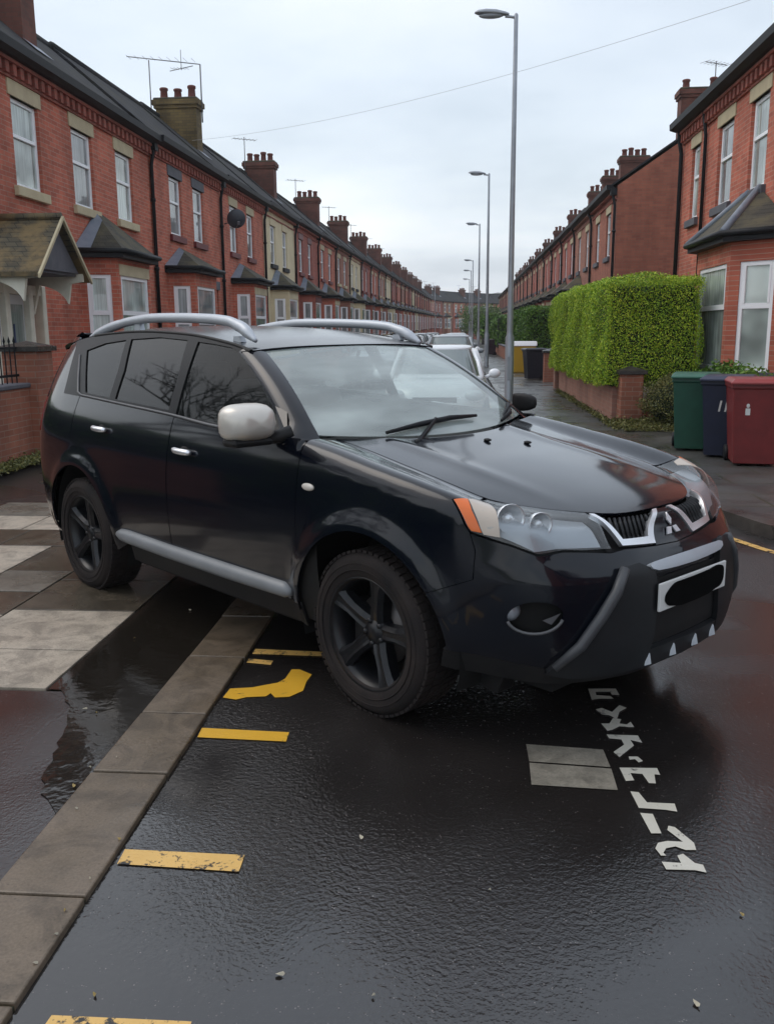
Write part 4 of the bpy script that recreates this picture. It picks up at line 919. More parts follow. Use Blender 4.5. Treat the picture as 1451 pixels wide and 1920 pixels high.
# ------------------------------------------------------------------ parked cars down the street
glassC = mat('parked_car_glass', (.20, .24, .24), .04, spec=.9); tyreM = noisy('tyre_rubber', (.018, .017, .017), (.035, .03, .028), 9, .75, .1); rimM = mat('alloy_silver', (.45, .46, .48), .3, .8)
lampM = mat('clear_headlamp', (.55, .58, .60), .1); rearM = mat('red_tail_lamp', (.3, .01, .01), .2)
def parked(colour, label, H=1.42, Lg=4.1, van=False):
    pm = mat('parked_car_paint', colour, .3, coat=1); r = empty('parked_car'); tag(r, label, 'car', 'cars parked along the street')
    def ring(xf, xr, hw, z, n=36, e=3.4):
        o = []
        for k in range(n):
            a = 2*PI*k/n; c, s = math.cos(a), math.sin(a); o.append(((xf+xr)/2+(xf-xr)/2*math.copysign(abs(c)**(2/e), c), hw*math.copysign(abs(s)**(2/e), s), z))
        return o
    def loft(b, R_, cap=True, mi=0):
        n = len(R_[0]); v = [p for q in R_ for p in q]; f = [(i*n+k, i*n+(k+1) % n, (i+1)*n+(k+1) % n, (i+1)*n+k) for i in range(len(R_)-1) for k in range(n)]
        if cap: f += [tuple(range(n))[::-1], tuple(range(len(v)-n, len(v)))]
        b.add(v, f, mi, True)
    f0 = Lg/2; b = MB(); hz = .92
    loft(b, [ring(f0-.12, -f0+.1, .78, .20), ring(f0-.02, -f0+.02, .84, .32), ring(f0, -f0, .87, .55), ring(f0-.06, -f0+.03, .865, .74), ring(f0-.35, -f0+.06, .83, .86), ring(f0-.75, -f0+.12, .78, hz+.02)])
    loft(b, [ring(f0-.5, f0-1.9, .72, .80), ring(f0-.72, f0-1.9, .68, .93), ring(f0-1.0, f0-1.8, .62, .985)])
    bo = b.build('body', pm, r)
    g = MB(); loft(g, [ring(f0-.95, -f0+.10, .775, hz), ring(f0-1.22, -f0+.22, .72, hz+.18), ring(f0-1.62, -f0+.42, .635, H-.06)], False); g.build('windows', glassC, r)
    rf = MB(); loft(rf, [ring(f0-1.60, -f0+.40, .642, H-.075), ring(f0-1.72, -f0+.50, .60, H-.015), ring(f0-1.95, -f0+.8, .48, H+.01)]); rf.build('roof', pm, r)
    for s in (-1, 1):
        for (x0, x1, z0, z1, y0, y1) in ((f0-1.02, f0-1.66, hz, H-.06, .745, .60), (-.05, -.15, hz, H-.06, .785, .65), (-f0+.25, -f0+.55, hz, H-.06, .74, .60)):
            p = MB(); p.tube([(x0, s*y0, z0), ((x0+x1)/2, s*(y0+y1)/2+s*.012, (z0+z1)/2+.015), (x1, s*y1, z1)], .035, 6); p.build('pillar', pm, r)
        w_ = MB(); w_.tube([(f0-1.15, s*.80, .93), (f0-1.15, s*.88, .96)], .03, 6); w_.ball((f0-1.16, s*.95, .99), (.07, .10, .075)); w_.build('door_mirror', pm, r)
        hl = MB(); hl.ball((f0-.22, s*.60, .70), (.19, .17, .085)); hl.build('headlight', lampM, r)
        tl = MB(); tl.ball((-f0+.12, s*.66, .78), (.09, .13, .12)); tl.build('tail_light', rearM, r)
        for x in (f0-.78, -f0+.72):
            w_ = MB(); w_.lathe([(.001, -.1), (.2, -.1), (.30, -.09), (.315, -.06), (.315, .06), (.30, .09), (.2, .1), (.19, .07), (.001, .07)], (x, s*.76, .315), 1, 24); wo = w_.build('wheel', tyreM, r)
            w_ = MB(); w_.lathe([(.001, .085*s), (.06, .085*s), (.19, .102*s), (.2, .08*s)], (x, s*.77, .315), 1, 20); w_.build('rim', rimM, wo)
    g = MB(); g.box(f0-.04, f0-.005, -.42, .42, .30, .44); g.box(f0-.11, f0-.025, -.34, .34, .60, .68); g.build('grille', M_['black'], r)
    g = MB(); g.box(f0-.005, f0+.008, -.26, .26, .45, .555); g.build('number_plate', mat('plate_white', (.7, .7, .68), .4), r)
    return r
cW = parked((.86, .88, .90), 'white hatchback facing the viewer, nearest parked car behind the dark car'); cG = parked((.22, .24, .26), 'grey', H=1.46); cK = parked((.012, .013, .016), 'black', H=1.44)
tree = {}
for c in bpy.data.objects:
    if c.parent: tree.setdefault(c.parent.name, []).append(c)
cw = cW; cW.scale = (.97, .95, .96); cW.location = (-.36, 15.05, 0); cW.rotation_euler = (0, 0, -PI/2)
usedc = {cW}
def park(src, x, y, rz, label):
    o = src if src not in usedc else copy_tree(src, None, tree); usedc.add(src); o.location = (x, y, 0); o.rotation_euler = (0, 0, rz); tag(o, label, 'car', 'cars parked along the street')
for i, (s, c) in enumerate([(cG, 'grey'), (cW, 'white'), (cG, 'grey'), (cW, 'white'), (cK, 'black'), (cG, 'grey'), (cW, 'white'), (cG, 'grey'), (cW, 'white')]):
    park(s, -.30+.06*(i % 2), 29.5+i*5.6, -PI/2, f'{c} parked car by the right kerb, {ORD[i]} behind the nearest white hatchback')
for i, (s, c) in enumerate([(cG, 'grey'), (cW, 'white'), (cW, 'white'), (cK, 'black'), (cW, 'white'), (cG, 'grey'), (cW, 'white'), (cG, 'grey'), (cW, 'white'), (cK, 'black'), (cW, 'white'), (cG, 'grey')]):
    park(s, -2.75-.05*(i % 2), 30+i*5.8, PI/2 if i % 3 else -PI/2, f'{c} parked car at the left kerb, {ORD[i]} along that side')

# ------------------------------------------------------------------ the dark SUV
suv = empty('parked_car', (.212, 4.2115, 0), -.7399)
tag(suv, 'large black off-road car with roof rails, parked across kerb and road in front', 'car')
def carpaint(cior=1.38):
    m = mat('black_car_paint', (.002, .0035, .008), .3, coat=1, coatr=.04, spec=.15); t = NT(m); p = t.obj()
    z = t.sep(p)[2]
    dirt = t.math('MULTIPLY', t.ramp(z, (.28, 1.), (.50, 0.)), t.ramp(t.noise(6, 5, .65, p), (.35, .15), (.65, 1.)))
    t.b.inputs['Coat IOR'].default_value = cior
    film = t.ramp(t.noise(3.2, 6, .7, p), (.35, .0), (.8, .012)); k = t.math('ADD', t.math('MULTIPLY', dirt, .18), film)
    t.col(t.mix(k, (.002, .0035, .008), (.10, .075, .055))); t.l(t.math('SUBTRACT', 1.0, t.math('MULTIPLY', k, .9)), t.b.inputs['Coat Weight'])
    t.rough(t.math('ADD', t.math('MULTIPLY', k, .5), .22)); c = t.n('ShaderNodeBump'); c.inputs['Strength'].default_value = .03; c.inputs['Distance'].default_value = .002; t.l(t.noise(320, 2, .5, p), c.inputs['Height']); t.l(c.outputs[0], t.b.inputs['Coat Normal'])
    return m
PAINT = carpaint(); ROOFP = carpaint(1.22); ROOFP.node_tree.nodes['Principled BSDF'].inputs['Coat Roughness'].default_value = .2
PIANO = mat('gloss_black_trim', (.005, .005, .006), .3, spec=.18)
PLAST = noisy('dark_plastic', (.009, .009, .010), (.016, .015, .015), 9, .55, .05, 200, spec=.3)
SHELL = mat('inner_shell_black', (.003, .003, .003), .8)
GREYPL = noisy('grey_moulding', (.085, .088, .095), (.11, .11, .115), 7, .38, .03, 200)
GUARD = noisy('dark_grey_guard', (.012, .013, .015), (.018, .019, .021), 8, .42, .05, 200, spec=.35)
CHROME = mat('chrome', (.86, .87, .89), .30, .8); CHDULL = noisy('dull_chrome_cap', (.62, .58, .52), (.70, .66, .60), 6, .33, 0, metal=.35)
RAIL = mat('silver_rail', (.50, .53, .57), .38, .3)
MOULD = noisy('silver_grey_moulding', (.17, .18, .19), (.21, .22, .23), 7, .4, .03, 200)
def glassm(name, tint, haze, hz, refl=1.0):
    m = bpy.data.materials.new(name); m.use_nodes = True; t = m.node_tree; t.nodes.clear()
    o = t.nodes.new('ShaderNodeOutputMaterial'); tr = t.nodes.new('ShaderNodeBsdfTransparent'); tr.inputs[0].default_value = (*tint, 1)
    gl = t.nodes.new('ShaderNodeBsdfGlossy'); gl.inputs['Roughness'].default_value = .03; df = t.nodes.new('ShaderNodeBsdfDiffuse'); df.inputs[0].default_value = (*haze, 1)
    fr = t.nodes.new('ShaderNodeFresnel'); io = 1.5+.25*refl; gg = t.nodes.new('ShaderNodeNewGeometry'); mr = t.nodes.new('ShaderNodeMapRange'); mr.inputs['To Min'].default_value = io; mr.inputs['To Max'].default_value = 1/io; t.links.new(gg.outputs['Backfacing'], mr.inputs['Value']); t.links.new(mr.outputs[0], fr.inputs['IOR']); m1 = t.nodes.new('ShaderNodeMixShader'); m2 = t.nodes.new('ShaderNodeMixShader')
    nz_ = t.nodes.new('ShaderNodeTexNoise'); nz_.inputs['Scale'].default_value = 2.5; nz_.inputs['Detail'].default_value = 3; ml = t.nodes.new('ShaderNodeMath'); ml.operation = 'MULTIPLY'; ml.inputs[1].default_value = hz*2
    t.links.new(nz_.outputs[0], ml.inputs[0]); t.links.new(ml.outputs[0], m1.inputs[0]); t.links.new(tr.outputs[0], m1.inputs[1]); t.links.new(df.outputs[0], m1.inputs[2])
    t.links.new(fr.outputs[0], m2.inputs[0]); t.links.new(m1.outputs[0], m2.inputs[1]); t.links.new(gl.outputs[0], m2.inputs[2]); t.links.new(m2.outputs[0], o.inputs[0]); return m
WSG = glassm('pale_haze_windscreen', (.92, .98, .95), (.62, .70, .67), .43, 1.9); SIDEG = glassm('tinted_side_glass', (.10, .11, .12), (.012, .014, .014), .2, .1)  # windscreen's pale diffuse colour stands in for sky reflection as well as dust
FRG = glassm('front_side_glass', (.25, .30, .30), (.03, .035, .035), .2, -.5); LENS = glassm('headlamp_lens', (.92, .95, .97), (.66, .69, .70), .09, .4)

def in_poly(p, P):
    x, y = p; c = False; j = len(P)-1
    for i in range(len(P)):
        xi, yi = P[i]; xj, yj = P[j]
        if (yi > y) != (yj > y) and x < (xj-xi)*(y-yi)/(yj-yi)+xi: c = not c
        j = i
    return c
def dense(P, st, closed=True):
    o = []; n = len(P)
    for i in range(n if closed else n-1):
        a, b = P[i], P[(i+1) % n]; k = max(1, int(math.ceil(math.dist(a, b)/st)))
        for j in range(k): o.append((a[0]+(b[0]-a[0])*j/k, a[1]+(b[1]-a[1])*j/k))
    return o
def sround(P, it=2, keep=()):     # corner cutting
    for _ in range(it):
        o = []
        for i in range(len(P)):
            a, b = P[i], P[(i+1) % len(P)]; o += [(a[0]*.75+b[0]*.25, a[1]*.75+b[1]*.25), (a[0]*.25+b[0]*.75, a[1]*.25+b[1]*.75)]
        P = o
    return P
def panel(name, f, P, m, parent, st=.03, off=0.0, thick=.012, holes=(), mirror=True, est=None, both_label=None, flip=False, sx=1.0):
    """a sheet of bodywork cut from the parametric surface f(a, b) along outline P"""
    est = est or st*.7; B = dense(P, est); Hs = [dense(h, est) for h in holes]
    a0 = min(p[0] for p in B); a1 = max(p[0] for p in B); b0 = min(p[1] for p in B); b1 = max(p[1] for p in B)
    pts = list(B); ed = [(i, (i+1) % len(B)) for i in range(len(B))]; loops = [list(range(len(B)))]
    for h in Hs:
        s = len(pts); pts += h; ed += [(s+i, s+(i+1) % len(h)) for i in range(len(h))]; loops.append([s+i for i in range(len(h))])
    allb = np.array(pts); row = 0; y = b0+st/2; inn = []
    while y < b1:
        x = a0+st/2+(st/2 if row % 2 else 0)
        while x < a1:
            if in_poly((x, y), B) and not any(in_poly((x, y), h) for h in Hs) and ((allb-(x, y))**2).sum(1).min() > (.45*st)**2: inn.append((x, y))
            x += st
        y += st*.9; row += 1
    V = [Vector(p) for p in pts+inn]; r = delaunay_2d_cdt(V, ed, [], 0, 1e-6); v2, e2, f2 = r[0], r[1], r[2]
    F = []
    for t_ in f2:
        c = (sum(v2[i].x for i in t_)/len(t_), sum(v2[i].y for i in t_)/len(t_))
        if in_poly(c, B) and not any(in_poly(c, h) for h in Hs): F.append(tuple(t_))
    pos = []; nor = []; eps = .004
    for q in v2:
        p0 = Vector(f(q.x, q.y)); pa = Vector(f(q.x+eps, q.y))-Vector(f(q.x-eps, q.y)); pb = Vector(f(q.x, q.y+eps))-Vector(f(q.x, q.y-eps)); nn = pa.cross(pb)
        nn = nn.normalized() if nn.length > 1e-12 else Vector((0, 0, 1)); pos.append(p0); nor.append(nn)
    cc = Vector((-1.2, 0, .75)); s = sum(n.dot(p-cc) for n, p in zip(nor, pos))
    if s < 0: nor = [-n for n in nor]; F = [t_[::-1] for t_ in F]
    pos = [p+n*off for p, n in zip(pos, nor)]
    # rim: boundary edges of the kept faces
    cnt = {}
    for t_ in F:
        for i in range(len(t_)): cnt[(t_[i], t_[(i+1) % len(t_)])] = 1
    bd = [k for k in cnt if (k[1], k[0]) not in cnt]; nv = len(pos); rim = {}; ev = []
    def rv(i, k):
        if (i, k) not in rim: rim[(i, k)] = nv+len(ev); ev.append(pos[i]-nor[i]*(thick*k))
        return rim[(i, k)]
    RF = [(rv(b, 0), rv(a, 0), rv(a, 1), rv(b, 1)) for a, b in bd] if thick else []
    outs = []
    for side in ((1, -1) if mirror else (1,)):
        vv = [(p[0], p[1]*side, p[2]) for p in pos+ev]; ff = F+RF if side == 1 else [t_[::-1] for t_ in F+RF]
        me = bpy.data.meshes.new(name); me.from_pydata(vv, [], ff); me.update(); me.materials.append(m)
        me.polygons.foreach_set('use_smooth', [True]*len(F)+[False]*len(RF))
        cn = [(n[0], n[1]*side, n[2]) for n in nor]+[(0, 0, 0)]*len(ev)
        try: me.normals_split_custom_set_from_vertices(cn)
        except Exception as ex: print('normals', ex)
        o = bpy.data.objects.new(name, me); COL.objects.link(o); o.parent = parent; outs.append(o)
    return outs
def sx_(pts): return [(u_of_x(x), z) for x, z in pts]     # outline on the flank given by (x, z)
def arc(xw, r, a0, a1, n=28): return [(xw+r*math.cos(math.radians(a0+(a1-a0)*i/n)), ZW+r*math.sin(math.radians(a0+(a1-a0)*i/n))) for i in range(n+1)]
zU = lambda u: zs(abs(u))+.25
RA = .445
# front wing
def topedge(u0, u1, n=20): return [(u0+(u1-u0)*i/n, zU(u0+(u1-u0)*i/n)) for i in range(n+1)]
uf = u_of_x(-.44); th0 = 36
fr_arc = [(u_of_x(x), z) for x, z in arc(0, RA, 180-4, th0)]
wing = [(uf, .36), (u_of_x(-.42), .36)]+fr_arc+[(1.02, .67), (1.000, .80), (1.023, .866), (1.062, .93), (1.109, .975), (1.036, 1.0), (.985, 1.07)]
wing = [(uf+.003, .36)]+[(u_of_x(-.44), .36)][0:0]+fr_arc+[(1.005, .690), (1.000, .80), (1.026, .866), (1.112, .966), (1.045, 1.0), (.975, zU(.975)-.004)]+topedge(.975, uf, 24)
panel('front_wing', band, wing, PAINT, suv, st=.028)
# bumper: from wing seam to wing seam, lamps and grille above, lower edge at the valance
lo_arc = [(u_of_x(x), z) for x, z in arc(0, RA, th0, 8, 10)]
half = [(0, .757), (.14, .762), (.34, .775), (.42, .770), (.55, .785), (.642, .793), (.758, .786), (.862, .822), (.968, .848), (1.020, .860), (.996, .80), (1.001, .690)]+[(lo_arc[0][0]-.0, lo_arc[0][1]-.004)]+lo_arc[1:]+[(1.13, .395), (.9, .385), (.6, .345), (.3, .318), (0, .312)]
bump_full = half+[(-a, b) for a, b in half[1:-1]][::-1]
def ell(cu, cz_, ru, rz_, n=28, tilt=0): return [(cu+ru*math.cos(2*PI*i/n), cz_+rz_*math.sin(2*PI*i/n)+tilt*ru*math.cos(2*PI*i/n)) for i in range(n)]
FOG = ell(.765, .562, .105, .062, 28, -.05); FOGm = [(-a, b) for a, b in FOG]
bmp = panel('front_bumper', band, bump_full, PAINT, suv, st=.03, holes=(FOG, FOGm), mirror=False)[0]
lowv = [(1.13, .392), (.9, .382), (.6, .342), (.3, .315), (0, .309)]; lowb = [(0, .262), (.3, .265), (.6, .28), (.9, .30), (1.16, .31)]
val = lowv+lowb; val = lowv+[(-a, b) for a, b in lowv[:-1]][::-1]+[(-a, b) for a, b in lowb[1:]][::-1]+lowb[:]
panel('lower_valance', band, val, PLAST, suv, st=.03, off=-.004, mirror=False)
def tube_on(pts, r_, nm, m, parent, n=8, mirror=True, off=0, closed=False, flat=1.0):
    V = []
    for a, b in pts:
        p = Vector(band(a, b)); e_ = .004; nn = (Vector(band(a+e_, b))-Vector(band(a-e_, b))).cross(Vector(band(a, b+e_))-Vector(band(a, b-e_))).normalized()
        if nn.dot(p-Vector((-1.2, 0, .75))) < 0: nn = -nn
        V.append(p+nn*off)
    for s in ((1, -1) if mirror else (1,)):
        b = MB(); b.tube([(p.x, p.y*s, p.z) for p in V], r_, n, flat=flat); b.build(nm, m, parent)
# fog lamp bowls
def inset(P, k): 
    cx = sum(p[0] for p in P)/len(P); cy = sum(p[1] for p in P)/len(P); return [(cx+(p[0]-cx)*k, cy+(p[1]-cy)*k) for p in P]
panel('fog_lamp_recess', band, inset(FOG, 1.15), SHELL, suv, st=.03, off=-.055, thick=0)
tube_on([FOG[i] for i in range(15, 28)], .006, 'fog_lamp_trim', GREYPL, bmp, 6, off=.0)
for s in (1, -1):
    p = Vector(band(.835, .575)); b = MB(); b.ball((p.x-.050, (p.y+.02)*s, p.z), (.042, .042, .042)); b.build('fog_lamp', mat('fog_lamp_glass', (.25, .27, .30), .08, spec=1), suv)
    b = MB(); P3 = [Vector(band(a, c)) for a, c in ((.665, .578), (.70, .535), (.735, .552), (.70, .565))]; b.add([(p.x-.006, p.y*s, p.z) for p in P3], [(0, 1, 2, 3)]); b.build('fog_lamp_trim', GREYPL, bmp)
# headlamps
HL = [(1.102, .966), (1.040, .998), (.985, 1.075), (.950, 1.112), (.804, 1.090), (.653, 1.072), (.495, 1.052), (.452, .985), (.420, .80), (.414, .786), (.55, .793), (.642, .802), (.758, .795), (.862, .831), (.968, .857), (1.018, .869)]
hls = panel('headlight', band, HL, LENS, suv, st=.03, off=.002, thick=.01)
chr_dim = mat('headlamp_bowl_silver', (.85, .86, .87), .18, .6); HOUS = mat('headlamp_housing_grey', (.40, .42, .44), .3, .3); amber = mat('amber_indicator', (.72, .16, .035), .15)
pale = mat('pale_side_light_reflector', (.52, .45, .38), .15)
for k, hl in enumerate(hls):
    s = 1 if k == 0 else -1
    for nm, P, m, o_ in (('lamp_housing', [(.985, .99), (.93, 1.07), (.804, 1.078), (.653, 1.06), (.50, 1.04), (.43, .80), (.642, .81), (.758, .803), (.862, .839), (.94, .862)], HOUS, -.035),
                         ('indicator', [(1.100, .964), (1.045, .990), (1.02, .93), (.975, .868), (1.016, .872)], amber, .004),
                         ('side_light', [(1.042, .992), (1.00, 1.03), (.955, 1.03), (.925, .95), (.905, .855), (.968, .862), (1.012, .93)], pale, .0035)):
        o = panel(nm, band, P, m, hl, st=.03, off=o_, thick=.004, mirror=False)[0]
        if s < 0: o.scale = (1, -1, 1)
    for (u, v, rr, dd) in () if s < 0 else ((.852, .908, .056, -.042), (.722, .888, .046, -.042)):
        p = Vector(band(u, v)); nn = Vector(Cn(u)).to_3d().normalized() if 0 else Vector((.90, -.42, .06)).normalized()
        b = MB(); b.lathe([(.001, -.035), (rr*.55, -.03), (rr*.9, 0), (rr, .018), (rr*1.02, .012), (rr*.95, -.01)], (0, 0, 0), 2, 22); b.ball((0, 0, -.012), (rr*.42, rr*.42, rr*.38)); o = b.build('reflector', chr_dim, hl)
        o.rotation_mode = 'QUATERNION'; nn2 = Vector((nn.x, nn.y*s, nn.z)); o.rotation_quaternion = nn2.to_track_quat('Z', 'Y'); o.location = (p.x+nn.x*dd, (p.y+nn.y*dd)*s, p.z+nn.z*dd)
# grille: black backing, bars, chrome frames, body coloured nose with the badge
GR = [(.47, 1.035), (.05, zU(.05)-.01), (.05, .765), (.346, .785), (.41, .795)]
GRo = [(-.49, 1.045), (-.3, zU(.3)-.008), (0, zU(0)-.008), (.3, zU(.3)-.008), (.49, 1.045), (.405, .782), (.34, .778), (.14, .765), (0, .760), (-.14, .765), (-.34, .778), (-.405, .782)]
gp = panel('grille', band, GRo, PLAST, suv, st=.03, off=-.035, thick=0, mirror=False)[0]
for k in range(11):
    u = .098+.030*k; zt = zU(u)-.02; zb = .80 if u > .17 else .80+(.17-u)*2.7
    if u > .35: zb = .80+(u-.35)*1.9
    tube_on([(u, zb), (u, (zb+zt)/2), (u+.004, zt)], .0075, 'grille_bar', GUARD, gp, 6, off=-.014)
frame = [(.478, 1.036), (.352, .788), (.148, .771), (.048, zU(.048)-.012), (.086, zU(.086)-.014), (.176, .800), (.338, .812), (.452, 1.034)]
panel('grille_frame', band, frame, CHROME, gp, st=.018, off=.006, thick=.02)
nose = [(-.045, zU(.045)-.012), (0, zU(0)-.010), (.045, zU(.045)-.012), (.144, .766), (0, .760), (-.144, .766)]
ns = panel('nose_panel', band, nose, PAINT, suv, st=.03, off=.0, mirror=False)[0]
b = MB()      # three diamond badge
pc = Vector(band(0, .83)); e_ = .004; nn = (Vector(band(e_, .83))-Vector(band(-e_, .83))).cross(Vector(band(0, .834))-Vector(band(0, .826))).normalized(); nn = nn if nn.x > 0 else -nn
ty = Vector((0, 1, 0)); tz = nn.cross(ty).normalized(); tz = tz if tz.z > 0 else -tz
for a in (90, 210, 330):
    d = Vector((math.cos(math.radians(a)), math.sin(math.radians(a)))); q = Vector((-d.y, d.x)); L = .058; wd = .0165
    P2 = [d*.004, d*L/2+q*wd, d*L, d*L/2-q*wd]; f3 = lambda p, h: pc+ty*p.x+tz*(p.y-.004)+nn*h
    b.add([f3(p, .004) for p in P2]+[f3(p, .010) for p in P2], [(4, 5, 6, 7), (0, 1, 5, 4), (1, 2, 6, 5), (2, 3, 7, 6), (3, 0, 4, 7)])
b.build('badge', CHROME, ns)
# guard: A-shaped dark grey bar, chrome bar over the plate, lower lip with studs
WG = [(.405, .715), (.33, .722), (.255, .690), (.235, .62), (.25, .45), (.27, .318), (.45, .316), (.62, .325), (.72, .352), (.690, .385), (.60, .455), (.52, .56), (.455, .645)]
panel('bull_bar', band, WG, GUARD, suv, st=.028, off=.026, thick=.04)
ridge_ = [(.400, .712), (.452, .640), (.515, .556), (.595, .452), (.690, .372)]
tube_on(ridge_, [.020, .022, .022, .022, .016], 'bull_bar_edge', noisy('lit_grey_edge', (.05, .052, .058), (.065, .068, .072), 8, .4, .05, 200), suv, 8, off=.022)  # lighter grey paints in the light caught along the guard's ridge
panel('lower_lip', band, [(.30, .385), (0, .385), (-.30, .385), (-.30, .312), (0, .305), (.30, .312)], GUARD, suv, st=.03, off=.024, thick=.04, mirror=False)
for u in (.262, .095, -.075, -.235):
    b = MB(); p = Vector(band(u, .345)); n2 = Vector(Cn(u)).to_3d() if 0 else Vector((Cn(u)[0], Cn(u)[1], 0))
    b.add([(-.030, -.016, 0), (-.030, .016, 0), (.028, .004, 0), (.028, -.004, 0), (-.020, 0, .020), (.018, 0, .012)], [(0, 1, 4), (1, 2, 5, 4), (2, 3, 5), (3, 0, 4, 5), (3, 2, 1, 0)]); o = b.build('stud', RAIL, suv); o.rotation_mode = 'QUATERNION'; zz = n2.normalized(); xx = Vector((0, 0, 1)); o.rotation_quaternion = Matrix((xx, zz.cross(xx), zz)).transposed().to_quaternion(); o.location = p+n2*.023
chb = [(.285, .712), (.15, .715), (0, .716), (-.15, .715), (-.285, .712), (-.268, .688), (-.15, .684), (0, .683), (.15, .684), (.268, .688)]
panel('chrome_bar', band, sround(chb, 1), RAIL, suv, st=.02, off=.034, thick=.05, mirror=False)
pl = MB(); xp = .990; pl.box(xp-.012, xp, -.26, .26, .536, .648); plo = pl.build('number_plate', mat('plate_white_front', (.72, .72, .70), .35), suv, bevel=.004)
b = MB(); P2 = []
for i in range(40):      # irregular black blanking mark over the plate, added as a thin patch
    a = 2*PI*i/40; r_ = .052+.006*math.sin(3*a+1)+.003*math.sin(7*a); x = math.cos(a); P2.append((.232*math.copysign(abs(x)**.42, x)+.004, .590+.012*math.cos(a)*.6+.008*math.sin(a*2)+r_*math.copysign(abs(math.sin(a))**.8, math.sin(a))))
b.prism(P2, 0, xp+.001, xp+.004); b.build('blanking_patch', mat('matt_black_blanking', (.0015, .0015, .0015), .9, spec=.1), plo)
panel('lower_grille', band, [(.235, .655), (0, .66), (-.235, .655), (-.25, .395), (0, .395), (.25, .395)], PLAST, suv, st=.03, off=.006, thick=.01, mirror=False)
# bonnet
cowl = [(-.255-.20*(y/.64)**2, y) for y in [(-.64+1.28*i/24) for i in range(25)]]
edge = []
for i in range(61):
    u = UB-2*UB*i/60*1.0; p = Bpos(u); edge.append((p[0]-.004, p[1]*.994))
bon = [(x, y) for x, y in cowl][::1]+edge[::-1][1:-1]
def bonf(x, y):
    z = T(x, y); a = abs(y); 
    g = math.exp(-((a-(.40+.06*max(0, -x)))/.05)**2)*.006*max(0, min(1, (.7-x)*2)) ; return (x, y, z+g+.001)
bonnet = panel('bonnet', bonf, bon, PAINT, suv, st=.035, mirror=False)[0]
for (x, y) in ((-.12, .02), (-.02, .20)):
    b = MB(); b.ball((x, y*1.0-.0, T(x, y)+.008), (.022, .014, .008)); b.build('washer_jet', PLAST, bonnet)
# cowl panel and wipers
def cowlf(a, b_): 
    p = WS(a, 0); q = (-.255-.20*a*a+.03, .66*a, T(-.3, 0)-.035); return tuple(p[i]*(1-b_)+q[i]*b_-(.018 if i == 2 else 0) for i in range(3))
panel('cowl', cowlf, [(-1, 0), (1, 0), (1, 1), (-1, 1)], PLAST, suv, st=.12, mirror=False, thick=0)
# windscreen
panel('windscreen', WS, [(-1, 0), (1, 0), (1, 1), (-1, 1)], WSG, suv, st=.07, mirror=False, thick=.006)
def pil(a, b_):      # windscreen pillar: a across (0 glass side, 1 door side), b up
    p = Vector(WS(-1, b_)); zz = p.z-.012; x = p.x-.075-.03*(1-b_); q = Vector(G(x, max(zz, 1.10))); n_ = Vector((.35, -.75, .5)).normalized()
    return tuple(p*(1-a)+q*a+n_*(4*a*(1-a)*.016))
panel('windscreen_pillar', pil, [(-.10, -.06), (1.05, -.06), (1.05, 1.03), (-.10, 1.03)], PAINT, suv, st=.06, off=.006, thick=.02)
# doors and flank
belt = tab((-.40, 1.135), (-.8, 1.130), (-1.1, 1.133), (-1.6, 1.163), (-2.2, 1.190), (-2.7, 1.212), (-3.0, 1.222))
def bl(x0, x1, d=0, n=14): return [(x0+(x1-x0)*i/n, belt(x0+(x1-x0)*i/n)+d) for i in range(n+1)]
fd = [(-.445, .39), (-.447, 1.12)]+bl(-.47, -1.566, 0)+[(-1.566, .39)]
fdoor = panel('front_door', band, sx_(fd), PAINT, suv, st=.035)
a1 = math.degrees(math.acos((-2.10+2.67)/.60)); rarc = arc(-2.67, .60, 100, a1, 14)
rd = [(-1.574, .39), (-1.574, belt(-1.574))]+bl(-1.6, -2.76, 0)+[(-2.775, 1.05)]+rarc[0:]+[(-2.10, .39)]
rdoor = panel('rear_door', band, sx_(rd), PAINT, suv, st=.035)
ra2 = arc(-2.67, .606, a1, 100, 14)
q_ = [(-2.106, .39)]+[(x, z) for x, z in ra2]+[(-2.782, 1.055), (-2.768, belt(-2.768))]+bl(-2.78, -2.98, 0, 3)
qp = sx_(q_)+[(u_of_x(-3.02), 1.30), (u_of_x(-3.06), 1.40), (u_of_x(-3.10), 1.50), (u_of_x(-3.18), 1.575), (u_of_x(-3.34), 1.575), (4.75, 1.60), (5.2, 1.60), (ULEN-.002, 1.60), (ULEN-.002, .30), (5.0, .30), (4.55, .31), (u_of_x(-3.14), .33)]+sx_(arc(-2.67, RA, 184, -3, 34))+[(u_of_x(-2.14), .37)]
qpan = panel('rear_body', band, qp, PAINT, suv, st=.035)
def tailglass(a, b_): return band(a, b_)
panel('rear_window', band, [(4.95, 1.18), (ULEN-.002, 1.18), (ULEN-.002, 1.50), (5.0, 1.50)], SIDEG, suv, st=.05, off=.004)
panel('tail_light', band, [(4.98, .95), (5.14, .97), (5.12, 1.28), (5.0, 1.26)], rearM, suv, st=.05, off=.006)
# sill and the silver step moulding
panel('sill', band, sx_([(-.445, .385), (-2.10, .385), (-2.13, .27), (-.44, .27)]), PLAST, suv, st=.04, off=-.012)
mp = [(u_of_x(x), z) for x, z in [(-.495, .432), (-.55, .434), (-1.0, .430), (-1.6, .430), (-2.05, .436), (-2.14, .438), (-2.18, .438)]]
tube_on(mp, [.018, .038, .042, .042, .042, .036, .016], 'side_moulding', MOULD, suv, 14, off=.004, flat=1.0)
